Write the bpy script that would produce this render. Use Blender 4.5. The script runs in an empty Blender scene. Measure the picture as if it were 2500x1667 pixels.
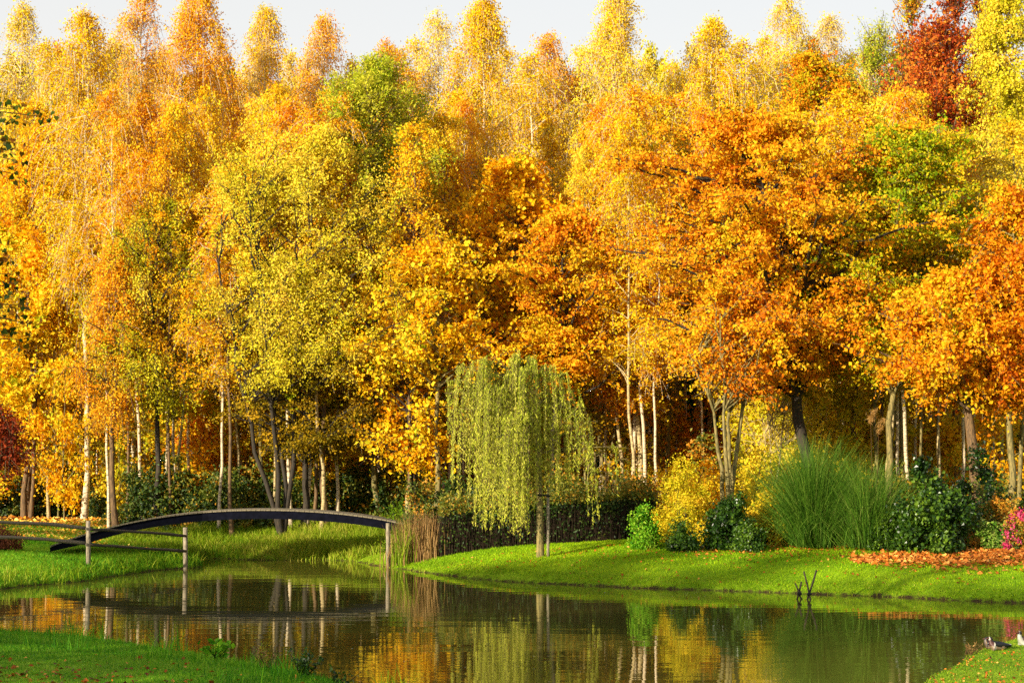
import bpy, math, random
import numpy as np
from mathutils import Vector
R = np.random.default_rng(7)
random.seed(7)
SC = bpy.context.scene
COL = SC.collection
rad = math.radians

# ------------------------------------------------------------------ camera
F, CX, CY, VH, CAMZ = 5000.0, 1250.0, 833.5, 1090.0, 3.5
KD = 0.86
PITCH = math.atan((VH - CY) / F)
cam = bpy.data.cameras.new('camera')
cam.lens = 36 * F / 2500; cam.sensor_width = 36; cam.clip_start = 0.5; cam.clip_end = 6000
camo = bpy.data.objects.new('camera', cam); COL.objects.link(camo)
camo.location = (0, 0, CAMZ); camo.rotation_euler = (rad(90) + PITCH, 0, 0)
SC.camera = camo

# ------------------------------------------------------------------ sky, sun, exposure
SUN_AZ, SUN_EL = rad(44), rad(14.5)      # light travels to the right and away from the camera
world = bpy.data.worlds.new('World'); SC.world = world; world.use_nodes = True
nt = world.node_tree; nt.nodes.clear()
def N(t, ty, **kw):
    n = t.nodes.new(ty)
    for k, v in kw.items():
        if k.startswith('i_'):
            n.inputs[k[2:].replace('_', ' ')].default_value = v
        else: setattr(n, k, v)
    return n
sky = N(nt, 'ShaderNodeTexSky', sky_type='NISHITA', sun_disc=False, sun_elevation=SUN_EL,
        sun_rotation=math.pi + SUN_AZ, altitude=50, air_density=1.0, dust_density=2.0, ozone_density=1.0)
geo = N(nt, 'ShaderNodeTexCoord'); sep = N(nt, 'ShaderNodeSeparateXYZ')
mapn = N(nt, 'ShaderNodeMapping'); mapn.inputs['Scale'].default_value = (1.2, 1.2, 6)
noi = N(nt, 'ShaderNodeTexNoise', i_Scale=2.2, i_Detail=5.0)
mr = N(nt, 'ShaderNodeMapRange'); mr.inputs[1].default_value = 0.0; mr.inputs[2].default_value = 0.75
mr.inputs[3].default_value = 1.0; mr.inputs[4].default_value = 0.25
cl = N(nt, 'ShaderNodeMix', data_type='RGBA')
cl.inputs[6].default_value = (5.2, 5.12, 4.98, 1); cl.inputs[7].default_value = (5.3, 5.05, 4.75, 1)
mix = N(nt, 'ShaderNodeMix', data_type='RGBA')
bg = N(nt, 'ShaderNodeBackground'); bg.inputs[1].default_value = 0.1
wo = N(nt, 'ShaderNodeOutputWorld')
L = nt.links.new
L(geo.outputs['Generated'], sep.inputs[0]); L(sep.outputs[2], mr.inputs[0])
L(geo.outputs['Generated'], mapn.inputs[0]); L(mapn.outputs[0], noi.inputs[0]); L(noi.outputs[0], cl.inputs[0])
L(mr.outputs[0], mix.inputs[0]); L(sky.outputs[0], mix.inputs[6]); L(cl.outputs[2], mix.inputs[7])
L(mix.outputs[2], bg.inputs[0]); L(bg.outputs[0], wo.inputs[0])
sl = bpy.data.lights.new('sun', 'SUN'); sl.energy = 5.0; sl.angle = rad(0.5); sl.color = (1, 0.9, 0.68)
so = bpy.data.objects.new('sun', sl); COL.objects.link(so)
so.rotation_euler = Vector((math.sin(SUN_AZ) * math.cos(SUN_EL), math.cos(SUN_AZ) * math.cos(SUN_EL), -math.sin(SUN_EL))).to_track_quat('-Z', 'Y').to_euler()
SC.view_settings.view_transform = 'Standard'; SC.view_settings.look = 'None'
SC.view_settings.exposure = 0.92; SC.view_settings.gamma = 1
SC.render.engine = 'CYCLES'
SC.cycles.max_bounces = 6; SC.cycles.diffuse_bounces = 3; SC.cycles.glossy_bounces = 2
SC.cycles.transmission_bounces = 4; SC.cycles.transparent_max_bounces = 4
SC.cycles.use_denoising = False
SC.cycles.sample_clamp_indirect = 4

# ------------------------------------------------------------------ picture <-> world
SP, CP = math.sin(PITCH), math.cos(PITCH)
def ray(u, v):
    x = (u - CX) / F; yu = -(v - CY) / F
    return x, CP - SP * yu, SP + CP * yu
def P(u, v, D):
    x, y, z = ray(u, v); s = D / y
    return np.array([x * s, D, CAMZ + z * s])
def G(u, v, z=0.0):
    x, y, zz = ray(u, v); s = (z - CAMZ) / zz
    return np.array([x * s, y * s, z])

# ------------------------------------------------------------------ terrain
shore = [(-75, 47), (-40, 49)]
for u, v in [(0, 1438), (60, 1431), (119, 1425), (179, 1421), (253, 1411), (298, 1405), (357, 1394), (417, 1389), (465, 1388), (490, 1382),
             (478, 1372), (500, 1362), (560, 1364), (600, 1366), (700, 1368), (797, 1366), (863, 1370), (896, 1378), (945, 1384), (995, 1391),
             (1050, 1399), (1149, 1411), (1248, 1420), (1347, 1425), (1446, 1430), (1545, 1436), (1643, 1438), (1758, 1441), (1902, 1446),
             (2000, 1451), (2172, 1457), (2344, 1466), (2500, 1472), (2800, 1490)]:
    p = G(u, v); shore.append((p[0], p[1]))
shore += [(24, 43), (36, 36), (34, 28), (20, 33)]
for u, v in [(2600, 1535), (2500, 1556), (2430, 1572), (2390, 1592), (2340, 1612), (2300, 1635), (2255, 1667)]:
    p = G(u, v); shore.append((p[0], p[1]))
shore += [(4.5, 27), (1.5, 25.4), (-1.0, 26.5)]
for u, v in [(900, 1692), (820, 1668), (720, 1646), (620, 1627), (500, 1606), (410, 1594), (320, 1578), (200, 1562), (100, 1556), (0, 1548)]:
    p = G(u, v); shore.append((p[0], p[1]))
shore += [(-40, 42), (-75, 41)]
SH = np.array(shore)
def sdist(x, y):
    """signed distance to the shore: > 0 on land"""
    x = np.atleast_1d(np.asarray(x, float)); y = np.atleast_1d(np.asarray(y, float))
    best = np.full(x.shape, 1e9); inside = np.zeros(x.shape, bool)
    n = len(SH)
    for i in range(n):
        a = SH[i]; b = SH[(i + 1) % n]; ab = b - a
        t = np.clip(((x - a[0]) * ab[0] + (y - a[1]) * ab[1]) / (ab @ ab), 0, 1)
        best = np.minimum(best, np.hypot(x - a[0] - t * ab[0], y - a[1] - t * ab[1]))
        c = (a[1] > y) != (b[1] > y)
        with np.errstate(divide='ignore', invalid='ignore'):
            xx = a[0] + (y - a[1]) * ab[0] / (ab[1] if ab[1] else 1e-9)
        inside ^= c & (x < xx)
    return np.where(inside, -best, best)
def sland(x, y):
    x = np.asarray(x, float); y = np.asarray(y, float)
    return sdist(x, y) + .07 * (np.sin(1.7 * x + 1.1 * y) + .6 * np.sin(4.1 * x - 2.3 * y + 1))
def gz(x, y):
    x = np.atleast_1d(np.asarray(x, float)); y = np.atleast_1d(np.asarray(y, float))
    d = sland(x, y)
    wob = 0.035 * np.sin(x * 0.9 + y * 0.5) * np.sin(y * 0.7 - x * 0.3) + 0.02 * np.sin(x * 2.3 + 1) * np.sin(y * 1.9)
    far = np.clip((y - 42) / 3, 0, 1)
    z = 0.10 * (1 - np.exp(-np.maximum(d, 0) / 0.3)) + far * 0.82 * (1 - np.exp(-np.maximum(d, 0) / 3.6)) + (1 - far) * 0.36 * (1 - np.exp(-np.maximum(d, 0) / 9)) + wob * np.clip(d / 2, 0, 1)
    z = z + np.clip((26 - y) * 0.05, 0, 1.6) * np.clip(d / 3, 0, 1)
    zi = -0.9 * (1 - np.exp(np.minimum(d, 0) / 1.2)) - 0.02
    return np.where(d > 0, z, zi)
def g1(x, y): return float(gz(x, y)[0])

# ------------------------------------------------------------------ materials
def lin(c): return tuple(((v / 255) / 12.92 if v <= 10 else ((v / 255 + 0.055) / 1.055) ** 2.4) for v in c)
MATS = {}
def newmat(name):
    m = bpy.data.materials.new(name); m.use_nodes = True; m.node_tree.nodes.clear(); MATS[name] = m
    return m, m.node_tree
def leafmat(name, cols, gain=1.0, transl=0.38, spec=0.12, rough=0.55):
    m, t = newmat(name); Lk = t.links.new
    at = N(t, 'ShaderNodeAttribute', attribute_name='tint')
    cr = N(t, 'ShaderNodeValToRGB'); e = cr.color_ramp.elements
    n = len(cols)
    while len(e) < n: e.new(0.5)
    for i, c in enumerate(cols):
        e[i].position = i / (n - 1); e[i].color = tuple(min(1, v * gain) for v in lin(c)) + (1,)
    pr = N(t, 'ShaderNodeBsdfPrincipled'); pr.inputs['Roughness'].default_value = rough
    pr.inputs['Specular IOR Level'].default_value = spec
    tr = N(t, 'ShaderNodeBsdfTranslucent'); mx = N(t, 'ShaderNodeMixShader'); mx.inputs[0].default_value = transl
    o = N(t, 'ShaderNodeOutputMaterial')
    Lk(at.outputs['Fac'], cr.inputs[0]); Lk(cr.outputs[0], pr.inputs['Base Color']); Lk(cr.outputs[0], tr.inputs[0])
    Lk(pr.outputs[0], mx.inputs[1]); Lk(tr.outputs[0], mx.inputs[2]); Lk(mx.outputs[0], o.inputs[0])
    return m
def noisemat(name, c1, c2, scale=5, stretch=(1, 1, 1), rough=0.85, bump=0.3, c3=None, detail=6, bdist=0.02):
    m, t = newmat(name); Lk = t.links.new
    tc = N(t, 'ShaderNodeTexCoord'); mp = N(t, 'ShaderNodeMapping'); mp.inputs['Scale'].default_value = stretch
    no = N(t, 'ShaderNodeTexNoise', i_Scale=scale, i_Detail=detail, i_Roughness=0.65)
    cr = N(t, 'ShaderNodeValToRGB'); e = cr.color_ramp.elements
    e[0].position = 0.35; e[0].color = lin(c1) + (1,); e[1].position = 0.65; e[1].color = lin(c2) + (1,)
    if c3:
        k = e.new(0.5); k.color = lin(c3) + (1,)
    pr = N(t, 'ShaderNodeBsdfPrincipled'); pr.inputs['Roughness'].default_value = rough
    bu = N(t, 'ShaderNodeBump'); bu.inputs['Strength'].default_value = bump; bu.inputs['Distance'].default_value = bdist
    o = N(t, 'ShaderNodeOutputMaterial')
    Lk(tc.outputs['Object'], mp.inputs[0]); Lk(mp.outputs[0], no.inputs[0]); Lk(no.outputs[0], cr.inputs[0])
    Lk(cr.outputs[0], pr.inputs['Base Color']); Lk(no.outputs[0], bu.inputs['Height']); Lk(bu.outputs[0], pr.inputs['Normal'])
    Lk(pr.outputs[0], o.inputs[0])
    return m
def flat(name, c, rough=0.6, metal=0):
    return noisemat(name, tuple(int(v * .82) for v in c), c, scale=14, rough=rough, bump=0.1)

GN = 0.95
leafmat('gold', [(208, 148, 8), (238, 188, 14), (250, 208, 26), (252, 220, 55), (196, 186, 22)], GN)
leafmat('amber', [(224, 136, 10), (242, 166, 18), (250, 188, 30), (252, 206, 52), (220, 184, 28)], GN)
leafmat('pale', [(222, 176, 18), (244, 206, 34), (250, 220, 58), (252, 226, 80), (196, 190, 34)], GN)
leafmat('lime', [(160, 162, 20), (200, 192, 28), (232, 213, 45), (248, 226, 72), (255, 212, 70)], GN)
leafmat('maple', [(236, 150, 8), (246, 182, 12), (252, 204, 24), (252, 218, 54), (168, 180, 18)], GN)
leafmat('rust', [(184, 88, 10), (224, 124, 14), (240, 156, 18), (248, 186, 30), (218, 190, 28)], GN)
leafmat('mixed', [(118, 150, 12), (170, 178, 18), (222, 192, 28), (242, 162, 24), (220, 115, 15)], GN)
leafmat('crimson', [(105, 34, 16), (160, 60, 22), (200, 92, 32), (232, 148, 44)], GN)
leafmat('green', [(92, 122, 15), (136, 160, 22), (178, 188, 35), (214, 204, 58)], GN)
leafmat('olive', [(92, 88, 14), (132, 115, 18), (176, 142, 22), (214, 165, 32)], GN)
leafmat('brown', [(80, 42, 16), (130, 68, 22), (165, 95, 35), (150, 110, 40)], GN)
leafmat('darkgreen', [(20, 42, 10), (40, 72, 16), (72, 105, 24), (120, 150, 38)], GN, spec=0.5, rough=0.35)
leafmat('bramble', [(30, 52, 12), (55, 84, 20), (95, 112, 28), (150, 138, 34), (225, 150, 35)], GN, spec=0.45)
leafmat('willow', [(82, 105, 18), (145, 158, 36), (198, 200, 62), (228, 218, 95)], GN, transl=0.3)
leafmat('seed', [(110, 60, 40), (160, 95, 62), (190, 125, 85)], GN)
leafmat('pink', [(165, 30, 75), (215, 62, 112), (235, 110, 150)], GN)
leafmat('yellowbush', [(140, 150, 20), (200, 188, 28), (240, 208, 40), (252, 215, 65)], GN)
leafmat('litter', [(98, 50, 20), (158, 82, 28), (205, 116, 40), (238, 170, 84)], GN, transl=0.05)
leafmat('yellowlitter', [(180, 100, 25), (235, 150, 40), (252, 195, 70), (255, 220, 120)], GN, transl=0.05)
leafmat('lawnblade', [(95, 142, 6), (132, 174, 8), (168, 200, 16), (204, 214, 36)], GN, transl=0.35)
leafmat('coolblade', [(50, 112, 14), (86, 150, 20), (128, 178, 32), (180, 198, 66)], GN, transl=0.35)
leafmat('bankblade', [(66, 98, 12), (110, 145, 18), (155, 172, 34), (192, 182, 76)], GN, transl=0.35)
leafmat('pampas', [(38, 76, 14), (68, 108, 24), (112, 145, 45), (172, 182, 92)], GN, transl=0.25)
leafmat('straw', [(95, 70, 42), (140, 105, 62), (185, 145, 90), (205, 170, 115)], GN, transl=0.2)
leafmat('plume', [(170, 120, 60), (205, 155, 85), (225, 185, 120)], GN, transl=0.4)
leafmat('twigdark', [(28, 20, 14), (52, 38, 26), (78, 58, 40)], GN, transl=0.0)
leafmat('fleck', [(120, 110, 60), (190, 180, 130), (235, 230, 205)], 1.0, transl=0.0)
noisemat('bark_brown', (62, 46, 30), (128, 98, 62), 8, (3, 3, .6), bump=.8)
noisemat('bark_dark', (22, 18, 14), (62, 50, 34), 8, (3, 3, .6), bump=.8)
noisemat('bark_green', (66, 62, 32), (148, 130, 74), 7, (3, 3, .8), bump=.5)
noisemat('bark_birch', (60, 48, 38), (226, 208, 178), 5, (1, 1, 7), bump=.4, c3=(205, 182, 148))
noisemat('bark_pale', (110, 92, 58), (205, 180, 128), 6, (2, 2, 2.5), bump=.4)
noisemat('timber_grey', (84, 74, 60), (165, 150, 126), 10, (6, 6, .7), bump=.5)
noisemat('rail_wood', (30, 26, 20), (92, 82, 66), 9, (.6, 6, 6), bump=.6)
noisemat('bridge_paint', (9, 10, 18), (17, 18, 30), 6, (1, 1, 1), rough=.8, bump=.1)
noisemat('bridge_board', (70, 62, 48), (150, 138, 112), 7, (6, .6, 6), bump=.4)
MATS['bridge_paint'].node_tree.nodes['Principled BSDF'].inputs['Specular IOR Level'].default_value = .04
noisemat('strap_rubber', (12, 12, 12), (28, 27, 25), 20, bump=.2)
noisemat('stake_wet', (16, 13, 10), (96, 82, 58), 12, (4, 4, 1), bump=.6)

def ground_mat():
    m, t = newmat('ground'); Lk = t.links.new
    tc = N(t, 'ShaderNodeTexCoord')
    def noise(s, d=6): 
        n = N(t, 'ShaderNodeTexNoise', i_Scale=s, i_Detail=d, i_Roughness=0.7); Lk(tc.outputs['Object'], n.inputs[0]); return n
    def ramp(src, stops):
        c = N(t, 'ShaderNodeValToRGB'); e = c.color_ramp.elements
        while len(e) < len(stops): e.new(.5)
        for i, (p, col) in enumerate(stops):
            e[i].position = p; e[i].color = lin(col) + (1,)
        Lk(src, c.inputs[0]); return c
    n1, n2, n3 = noise(.45), noise(9), noise(28)
    g1_ = ramp(n2.outputs[0], [(.3, (88, 130, 8)), (.5, (120, 162, 14)), (.7, (158, 188, 28))])
    g2_ = ramp(n1.outputs[0], [(.3, (98, 142, 8)), (.7, (165, 188, 22))])
    gm = N(t, 'ShaderNodeMix', data_type='RGBA'); gm.inputs[0].default_value = .45
    Lk(g1_.outputs[0], gm.inputs[6]); Lk(g2_.outputs[0], gm.inputs[7])
    lt = ramp(n3.outputs[0], [(.3, (50, 30, 14)), (.5, (112, 66, 24)), (.7, (176, 110, 36))])
    mu = ramp(n3.outputs[0], [(.3, (30, 24, 14)), (.6, (82, 66, 38)), (.75, (120, 98, 60))])
    a = N(t, 'ShaderNodeAttribute', attribute_name='litter'); b = N(t, 'ShaderNodeAttribute', attribute_name='mud')
    def fac(at, ns):
        ad = N(t, 'ShaderNodeMath', operation='ADD'); Lk(at.outputs['Fac'], ad.inputs[0]); Lk(ns.outputs[0], ad.inputs[1])
        r = N(t, 'ShaderNodeMapRange'); r.inputs[1].default_value = .85; r.inputs[2].default_value = 1.1; Lk(ad.outputs[0], r.inputs[0]); return r
    m1 = N(t, 'ShaderNodeMix', data_type='RGBA'); m2 = N(t, 'ShaderNodeMix', data_type='RGBA')
    fa, fb = fac(a, n2), fac(b, n2)
    Lk(fa.outputs[0], m1.inputs[0]); Lk(gm.outputs[2], m1.inputs[6]); Lk(lt.outputs[0], m1.inputs[7])
    Lk(fb.outputs[0], m2.inputs[0]); Lk(m1.outputs[2], m2.inputs[6]); Lk(mu.outputs[0], m2.inputs[7])
    pr = N(t, 'ShaderNodeBsdfPrincipled'); pr.inputs['Roughness'].default_value = .9; pr.inputs['Specular IOR Level'].default_value = .15
    bu = N(t, 'ShaderNodeBump'); bu.inputs['Strength'].default_value = .7; bu.inputs['Distance'].default_value = .05
    o = N(t, 'ShaderNodeOutputMaterial')
    Lk(m2.outputs[2], pr.inputs['Base Color']); Lk(n3.outputs[0], bu.inputs['Height']); Lk(bu.outputs[0], pr.inputs['Normal']); Lk(pr.outputs[0], o.inputs[0])
ground_mat()
def water_mat():
    m, t = newmat('water'); Lk = t.links.new
    tc = N(t, 'ShaderNodeTexCoord')
    def wav(sx, sy, sc, st, dist, prev=None):
        mp = N(t, 'ShaderNodeMapping'); mp.inputs['Scale'].default_value = (sx, sy, 1); Lk(tc.outputs['Object'], mp.inputs[0])
        n = N(t, 'ShaderNodeTexNoise', i_Scale=sc, i_Detail=3.0, i_Roughness=0.5); Lk(mp.outputs[0], n.inputs[0])
        b = N(t, 'ShaderNodeBump'); b.inputs['Strength'].default_value = st; b.inputs['Distance'].default_value = dist
        Lk(n.outputs[0], b.inputs['Height'])
        if prev: Lk(prev.outputs[0], b.inputs['Normal'])
        return b
    b1 = wav(.25, 1, 1.2, 1, WAVE[0])
    b2 = wav(.3, 1, 6, 1, WAVE[1], b1)
    pr = N(t, 'ShaderNodeBsdfPrincipled')
    pr.inputs['Base Color'].default_value = (0.095, 0.085, 0.014, 1); pr.inputs['Roughness'].default_value = .015
    pr.inputs['IOR'].default_value = 1.333
    o = N(t, 'ShaderNodeOutputMaterial')
    Lk(b2.outputs[0], pr.inputs['Normal']); Lk(pr.outputs[0], o.inputs[0])
WAVE = (0.005, 0.0006)
water_mat()

# ------------------------------------------------------------------ mesh helpers
def mesh_np(name, V, Fc, mat, tint=None, smooth=False, extra=None):
    V = np.ascontiguousarray(V, dtype=np.float32).reshape(-1, 3); Fc = np.ascontiguousarray(Fc, dtype=np.int32)
    k = Fc.shape[1]; me = bpy.data.meshes.new(name)
    me.vertices.add(len(V)); me.vertices.foreach_set('co', V.ravel())
    me.loops.add(Fc.size); me.loops.foreach_set('vertex_index', Fc.ravel())
    me.polygons.add(len(Fc)); me.polygons.foreach_set('loop_start', np.arange(0, Fc.size, k, dtype=np.int32))
    me.polygons.foreach_set('use_smooth', np.full(len(Fc), bool(smooth)))
    at = dict(extra or {})
    if tint is not None: at['tint'] = tint
    for kk, vv in at.items():
        a = me.attributes.new(kk, 'FLOAT', 'POINT'); a.data.foreach_set('value', np.ascontiguousarray(vv, dtype=np.float32))
    me.update(calc_edges=True)
    if mat: me.materials.append(MATS[mat])
    return me
def link(name, me, parent=None):
    o = bpy.data.objects.new(name, me); COL.objects.link(o)
    if parent is not None: o.parent = parent
    return o
def tagit(o, label, cat, group=None, kind=None):
    if label: o['label'] = label
    if cat: o['category'] = cat
    if group: o['group'] = group
    if kind: o['kind'] = kind
    return o
def thing(name, label, cat, loc, rz=0, group=None):
    o = bpy.data.objects.new(name, None); COL.objects.link(o); o.location = loc; o.rotation_euler = (0, 0, rz)
    o.empty_display_size = .2
    return tagit(o, label, cat, group)
def unit(a): return a / np.maximum(np.linalg.norm(a, axis=-1, keepdims=True), 1e-9)
def rdir(n, rng=R): return unit(rng.normal(size=(n, 3)))
def tubes(paths, radii, sides=4):
    paths = np.asarray(paths, float); T, K, _ = paths.shape
    ax = unit(paths[:, -1] - paths[:, 0])
    ref = np.where(np.abs(ax[:, 2:3]) > .9, np.array([[1., 0, 0]]), np.array([[0., 0, 1]]))
    a = unit(np.cross(ax, ref)); b = np.cross(ax, a)
    th = np.arange(sides) * 2 * math.pi / sides
    ring = a[:, None, :] * np.cos(th)[None, :, None] + b[:, None, :] * np.sin(th)[None, :, None]
    V = paths[:, :, None, :] + ring[:, None, :, :] * np.asarray(radii)[:, :, None, None]
    idx = np.arange(T * K * sides).reshape(T, K, sides)
    q = np.stack([idx[:, :-1, :], np.roll(idx, -1, 2)[:, :-1, :], np.roll(idx, -1, 2)[:, 1:, :], idx[:, 1:, :]], -1)
    return V.reshape(-1, 3), q.reshape(-1, 4)
def join(parts):
    Vs, Fs, o = [], [], 0
    for V, f in parts:
        Vs.append(V); Fs.append(f + o); o += len(V)
    return np.concatenate(Vs), np.concatenate(Fs)
def leaves(c, size, aspect=.75, along=None, nrm=None, rng=R, fold=.18):
    n = len(c)
    a = rdir(n, rng) if along is None else unit(along)
    m = rdir(n, rng) if nrm is None else nrm
    b = unit(np.cross(a, m)); m = np.cross(b, a)
    s = np.asarray(size).reshape(-1, 1); w = s * aspect
    f = m * w * fold
    V = np.stack([c - a * s * .5, c + b * w * .5 + f - a * s * .08, c + a * s * .5, c - b * w * .5 + f - a * s * .08], 1)
    return V.reshape(-1, 3), np.arange(4 * n).reshape(n, 4)
def blades(p, h, w, lean, curve=.5, rng=R, K=3):
    """tapering grass ribbons; p (n,3), h, w (n,), lean (n,3) horizontal offset of the tip as a share of h"""
    n = len(p); ts = np.linspace(0, 1, K + 1)
    th = rng.uniform(0, 2 * math.pi, n); side = np.stack([np.cos(th), np.sin(th), np.zeros(n)], 1)
    V = np.zeros((n, K + 1, 2, 3))
    for k, t in enumerate(ts):
        c = p + lean * (h[:, None]) * t ** 1.8
        c = c + np.array([0, 0, 1]) * (h[:, None]) * (t - curve * t ** 3 * np.linalg.norm(lean, axis=1)[:, None])
        ww = (w * (1 - .93 * t ** 1.5) * .5)[:, None]
        V[:, k, 0] = c - side * ww; V[:, k, 1] = c + side * ww
    i = np.arange(n * (K + 1) * 2).reshape(n, K + 1, 2)
    q = np.stack([i[:, :-1, 0], i[:, :-1, 1], i[:, 1:, 1], i[:, 1:, 0]], -1).reshape(-1, 4)
    return V.reshape(-1, 3), q

# ------------------------------------------------------------------ trees
PROF = {
    'birch': lambda s: (np.minimum(1, .45 + 2.2 * s)) * (1 - s) ** .62 + .04,
    'birch2': lambda s: np.minimum(1, .4 + 1.5 * s) * np.maximum(0, 1 - s ** 2.1) ** .85 + .03,
    'round': lambda s: np.sqrt(np.maximum(0.03, 1 - np.abs(2 * s ** .85 - 1) ** 2.3)),
    'dome': lambda s: np.sqrt(np.maximum(0.02, 1 - s ** 2.2)) * np.minimum(1, .72 + 1.2 * s),
    'col': lambda s: (1 - s ** 3) ** .7 * .9 + .08,
    'cone': lambda s: (1 - s) ** .8 + .03,
}
def tree_meshes(seed, H, h0, Rr, prof='round', nleaf=15000, leaf=.1, aspect=.75, mat='gold', bark='bark_brown', rt=.12, droop=.3,
                limbs=60, twigs=12, twl=.9, sig=.09, lean=0.0, rise=.6, stems=1, patch=.3, spread=None, topgap=.0, bias=.5, wob=.008, flat=1.0):
    rng = np.random.default_rng(seed); leaf *= .72; nleaf = int(nleaf * 1.5); sig *= 1.1; twl *= 1.0; rt *= .86
    K = 12; tz = np.linspace(0, 1, K)
    parts = []; curves = []
    for s in range(stems):
        wig = np.cumsum(rng.normal(0, wob * H, (K, 2)), 0); wig -= tz[:, None] * wig[-1] * .7; wig[0] = 0
        if stems > 1:
            an = 2 * math.pi * s / stems + rng.uniform(-.4, .4); off = np.array([math.cos(an), math.sin(an)]) * Rr * .42
        else: off = np.zeros(2)
        hh = H * (1 if s == 0 else rng.uniform(.7, .95))
        pts = np.zeros((K, 3)); pts[:, 2] = tz * hh - .15 * (tz == 0)
        pts[:, 0] = wig[:, 0] + lean * tz ** 1.1 + off[0] * tz ** .8; pts[:, 1] = wig[:, 1] + off[1] * tz ** .8
        rr = rt * (1 - .9 * tz) * (.75 if stems > 1 else 1) + .008; rr[0] *= 1.35
        parts.append(tubes(pts[None], rr[None], 9)); curves.append((pts, hh))
    n = limbs
    # limb tips fill the crown envelope; s=0 bottom of the crown, s=1 top
    s = rng.beta(1.05, 1.25, n) if prof in ('birch', 'cone') else rng.uniform(0, 1, n)
    s[:6] = np.linspace(.85, 1, 6)
    ztip = h0 + (H - h0) * s
    az = rng.uniform(0, 2 * math.pi, n) + np.arange(n) * 2.4
    ph = rng.uniform(0, 6.28, 3)
    lobe = 1 + .2 * np.sin(az + s * 5 + ph[0]) + .16 * np.sin(2 * az + s * 11 + ph[1]) + .12 * np.sin(s * 17 + ph[2])
    rad_ = Rr * PROF[prof](s) * rng.uniform(.1, 1.35, n) ** .72 * lobe
    which = rng.integers(0, stems, n)
    start = np.zeros((n, 3)); zst = np.clip(ztip - rad_ * rise * rng.uniform(.6, 1.3, n), h0 * .85, H * .97)
    for j, (pts, hh) in enumerate(curves):
        k = which == j; zc = np.minimum(zst[k], hh * .97)
        for d in range(3): start[k, d] = np.interp(zc, pts[:, 2], pts[:, d])
    topc = np.array([np.interp(ztip, curves[0][0][:, 2], curves[0][0][:, d]) for d in range(2)]).T
    tip = np.stack([topc[:, 0] + rad_ * np.cos(az), topc[:, 1] + rad_ * np.sin(az), ztip], 1)
    ts = np.linspace(0, 1, 6)[None, :, None]
    mid = (start + tip) / 2 + np.array([0, 0, 1]) * (rad_ * (.16 if droop < .6 else .3))[:, None] + rng.normal(0, .06, (n, 3)) * rad_[:, None]
    limb = (1 - ts) ** 2 * start[:, None] + 2 * ts * (1 - ts) * mid[:, None] + ts ** 2 * tip[:, None]
    limb[:, 1:-1] += rng.normal(0, .02, (n, 4, 3)) * (rad_[:, None, None] + .3)
    lr = (rt * .33 * (.25 + .75 * (rad_ / max(Rr, .01))))[:, None] * (1 - .85 * ts[:, :, 0]) + .006
    parts.append(tubes(limb, lr, 5))
    # twigs
    m = n * twigs; li = np.repeat(np.arange(n), twigs)
    tt = np.clip(rng.uniform(.22, 1.05, m) ** .75, 0, 1)
    fi = tt * 5; i0 = np.minimum(fi.astype(int), 4); fr = (fi - i0)[:, None]
    p0 = limb[li, i0] * (1 - fr) + limb[li, i0 + 1] * fr
    ldir = unit(limb[li, 5] - limb[li, 3])
    td = unit(rdir(m, rng) * .95 + ldir * .6 + np.array([0, 0, .15 if droop < .6 else -.2]))
    td = unit(td * np.array([1, 1, flat]))
    ln = twl * rng.uniform(.5, 1.3, m) * (.6 + .4 * np.minimum(1, rad_[li] / max(Rr, .1) + .3))
    dr = droop * rng.uniform(.5, 1.5, m)
    tau = np.array([0, .5, 1.])[None, :, None]
    tw = p0[:, None] + td[:, None] * ln[:, None, None] * tau * (1 - .35 * min(droop, 1) * tau)
    tw[:, :, 2] -= (dr * ln)[:, None] * tau[:, :, 0] ** 2
    keep = rng.uniform(size=m) < .75
    parts.append(tubes(tw[keep], np.array([[.011, .008, .004]]) * np.ones((keep.sum(), 1)) * (1 + rt), 3))
    V, f = join(parts)
    trunk = mesh_np('trunk', V, f, bark, smooth=True)
    per = max(1, nleaf // m); nl = m * per; wi = np.repeat(np.arange(m), per)
    tl = rng.uniform(.05, 1.05, nl)[:, None]
    c = p0[wi] + td[wi] * ln[wi][:, None] * tl * (1 - .35 * min(droop, 1) * tl); c[:, 2] -= dr[wi] * ln[wi] * tl[:, 0] ** 2
    c += rng.normal(0, sig, (nl, 3)) * np.array([1, 1, .35 + .65 * flat])
    sz = leaf * rng.uniform(.4, 1.45, nl)
    al = rdir(nl, rng) + np.array([0, 0, -.9 if droop > .4 else -.4])
    nr = rdir(nl, rng) * .9 + np.array([-.3, -.5, .35])
    tint = bias + patch * (rng.normal(0, .55, n))[li][wi] + rng.normal(0, .1, m)[wi] + rng.normal(0, .17, nl)
    tint = np.repeat(np.clip(tint, 0.01, .99), 4)
    V, f = leaves(c, sz, aspect, al, nr, rng)
    crown = mesh_np('crown', V, f, mat, tint)
    return trunk, crown
def place_tree(name, label, cat, x, D, z, meshes, group=None, rz=0.0, sc=(1, 1, 1)):
    t = thing(name, label, cat, (x, D, z), rz, group)
    t.scale = sc
    link('trunk', meshes[0], t); link('crown', meshes[1], t)
    return t
_seed = [100]
def tree(name, label, cat, u, vt, vb, hw, D, group=None, ub=None, **kw):
    """crown centre column u, top row vt, crown bottom row vb, half width hw (photo pixels), depth D"""
    _seed[0] += 1; D *= KD
    x = P(u if ub is None else ub, 1200, D)[0]; z = g1(x, D)
    H = P(u, vt, D)[2] - z; h0 = max(.3, P(u, vb, D)[2] - z); r = hw * D / F
    kw.setdefault('lean', (P(u, 1200, D)[0] - x))
    return place_tree(name, label, cat, x, D, z, tree_meshes(_seed[0], H, h0, r, **kw), group)

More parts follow.
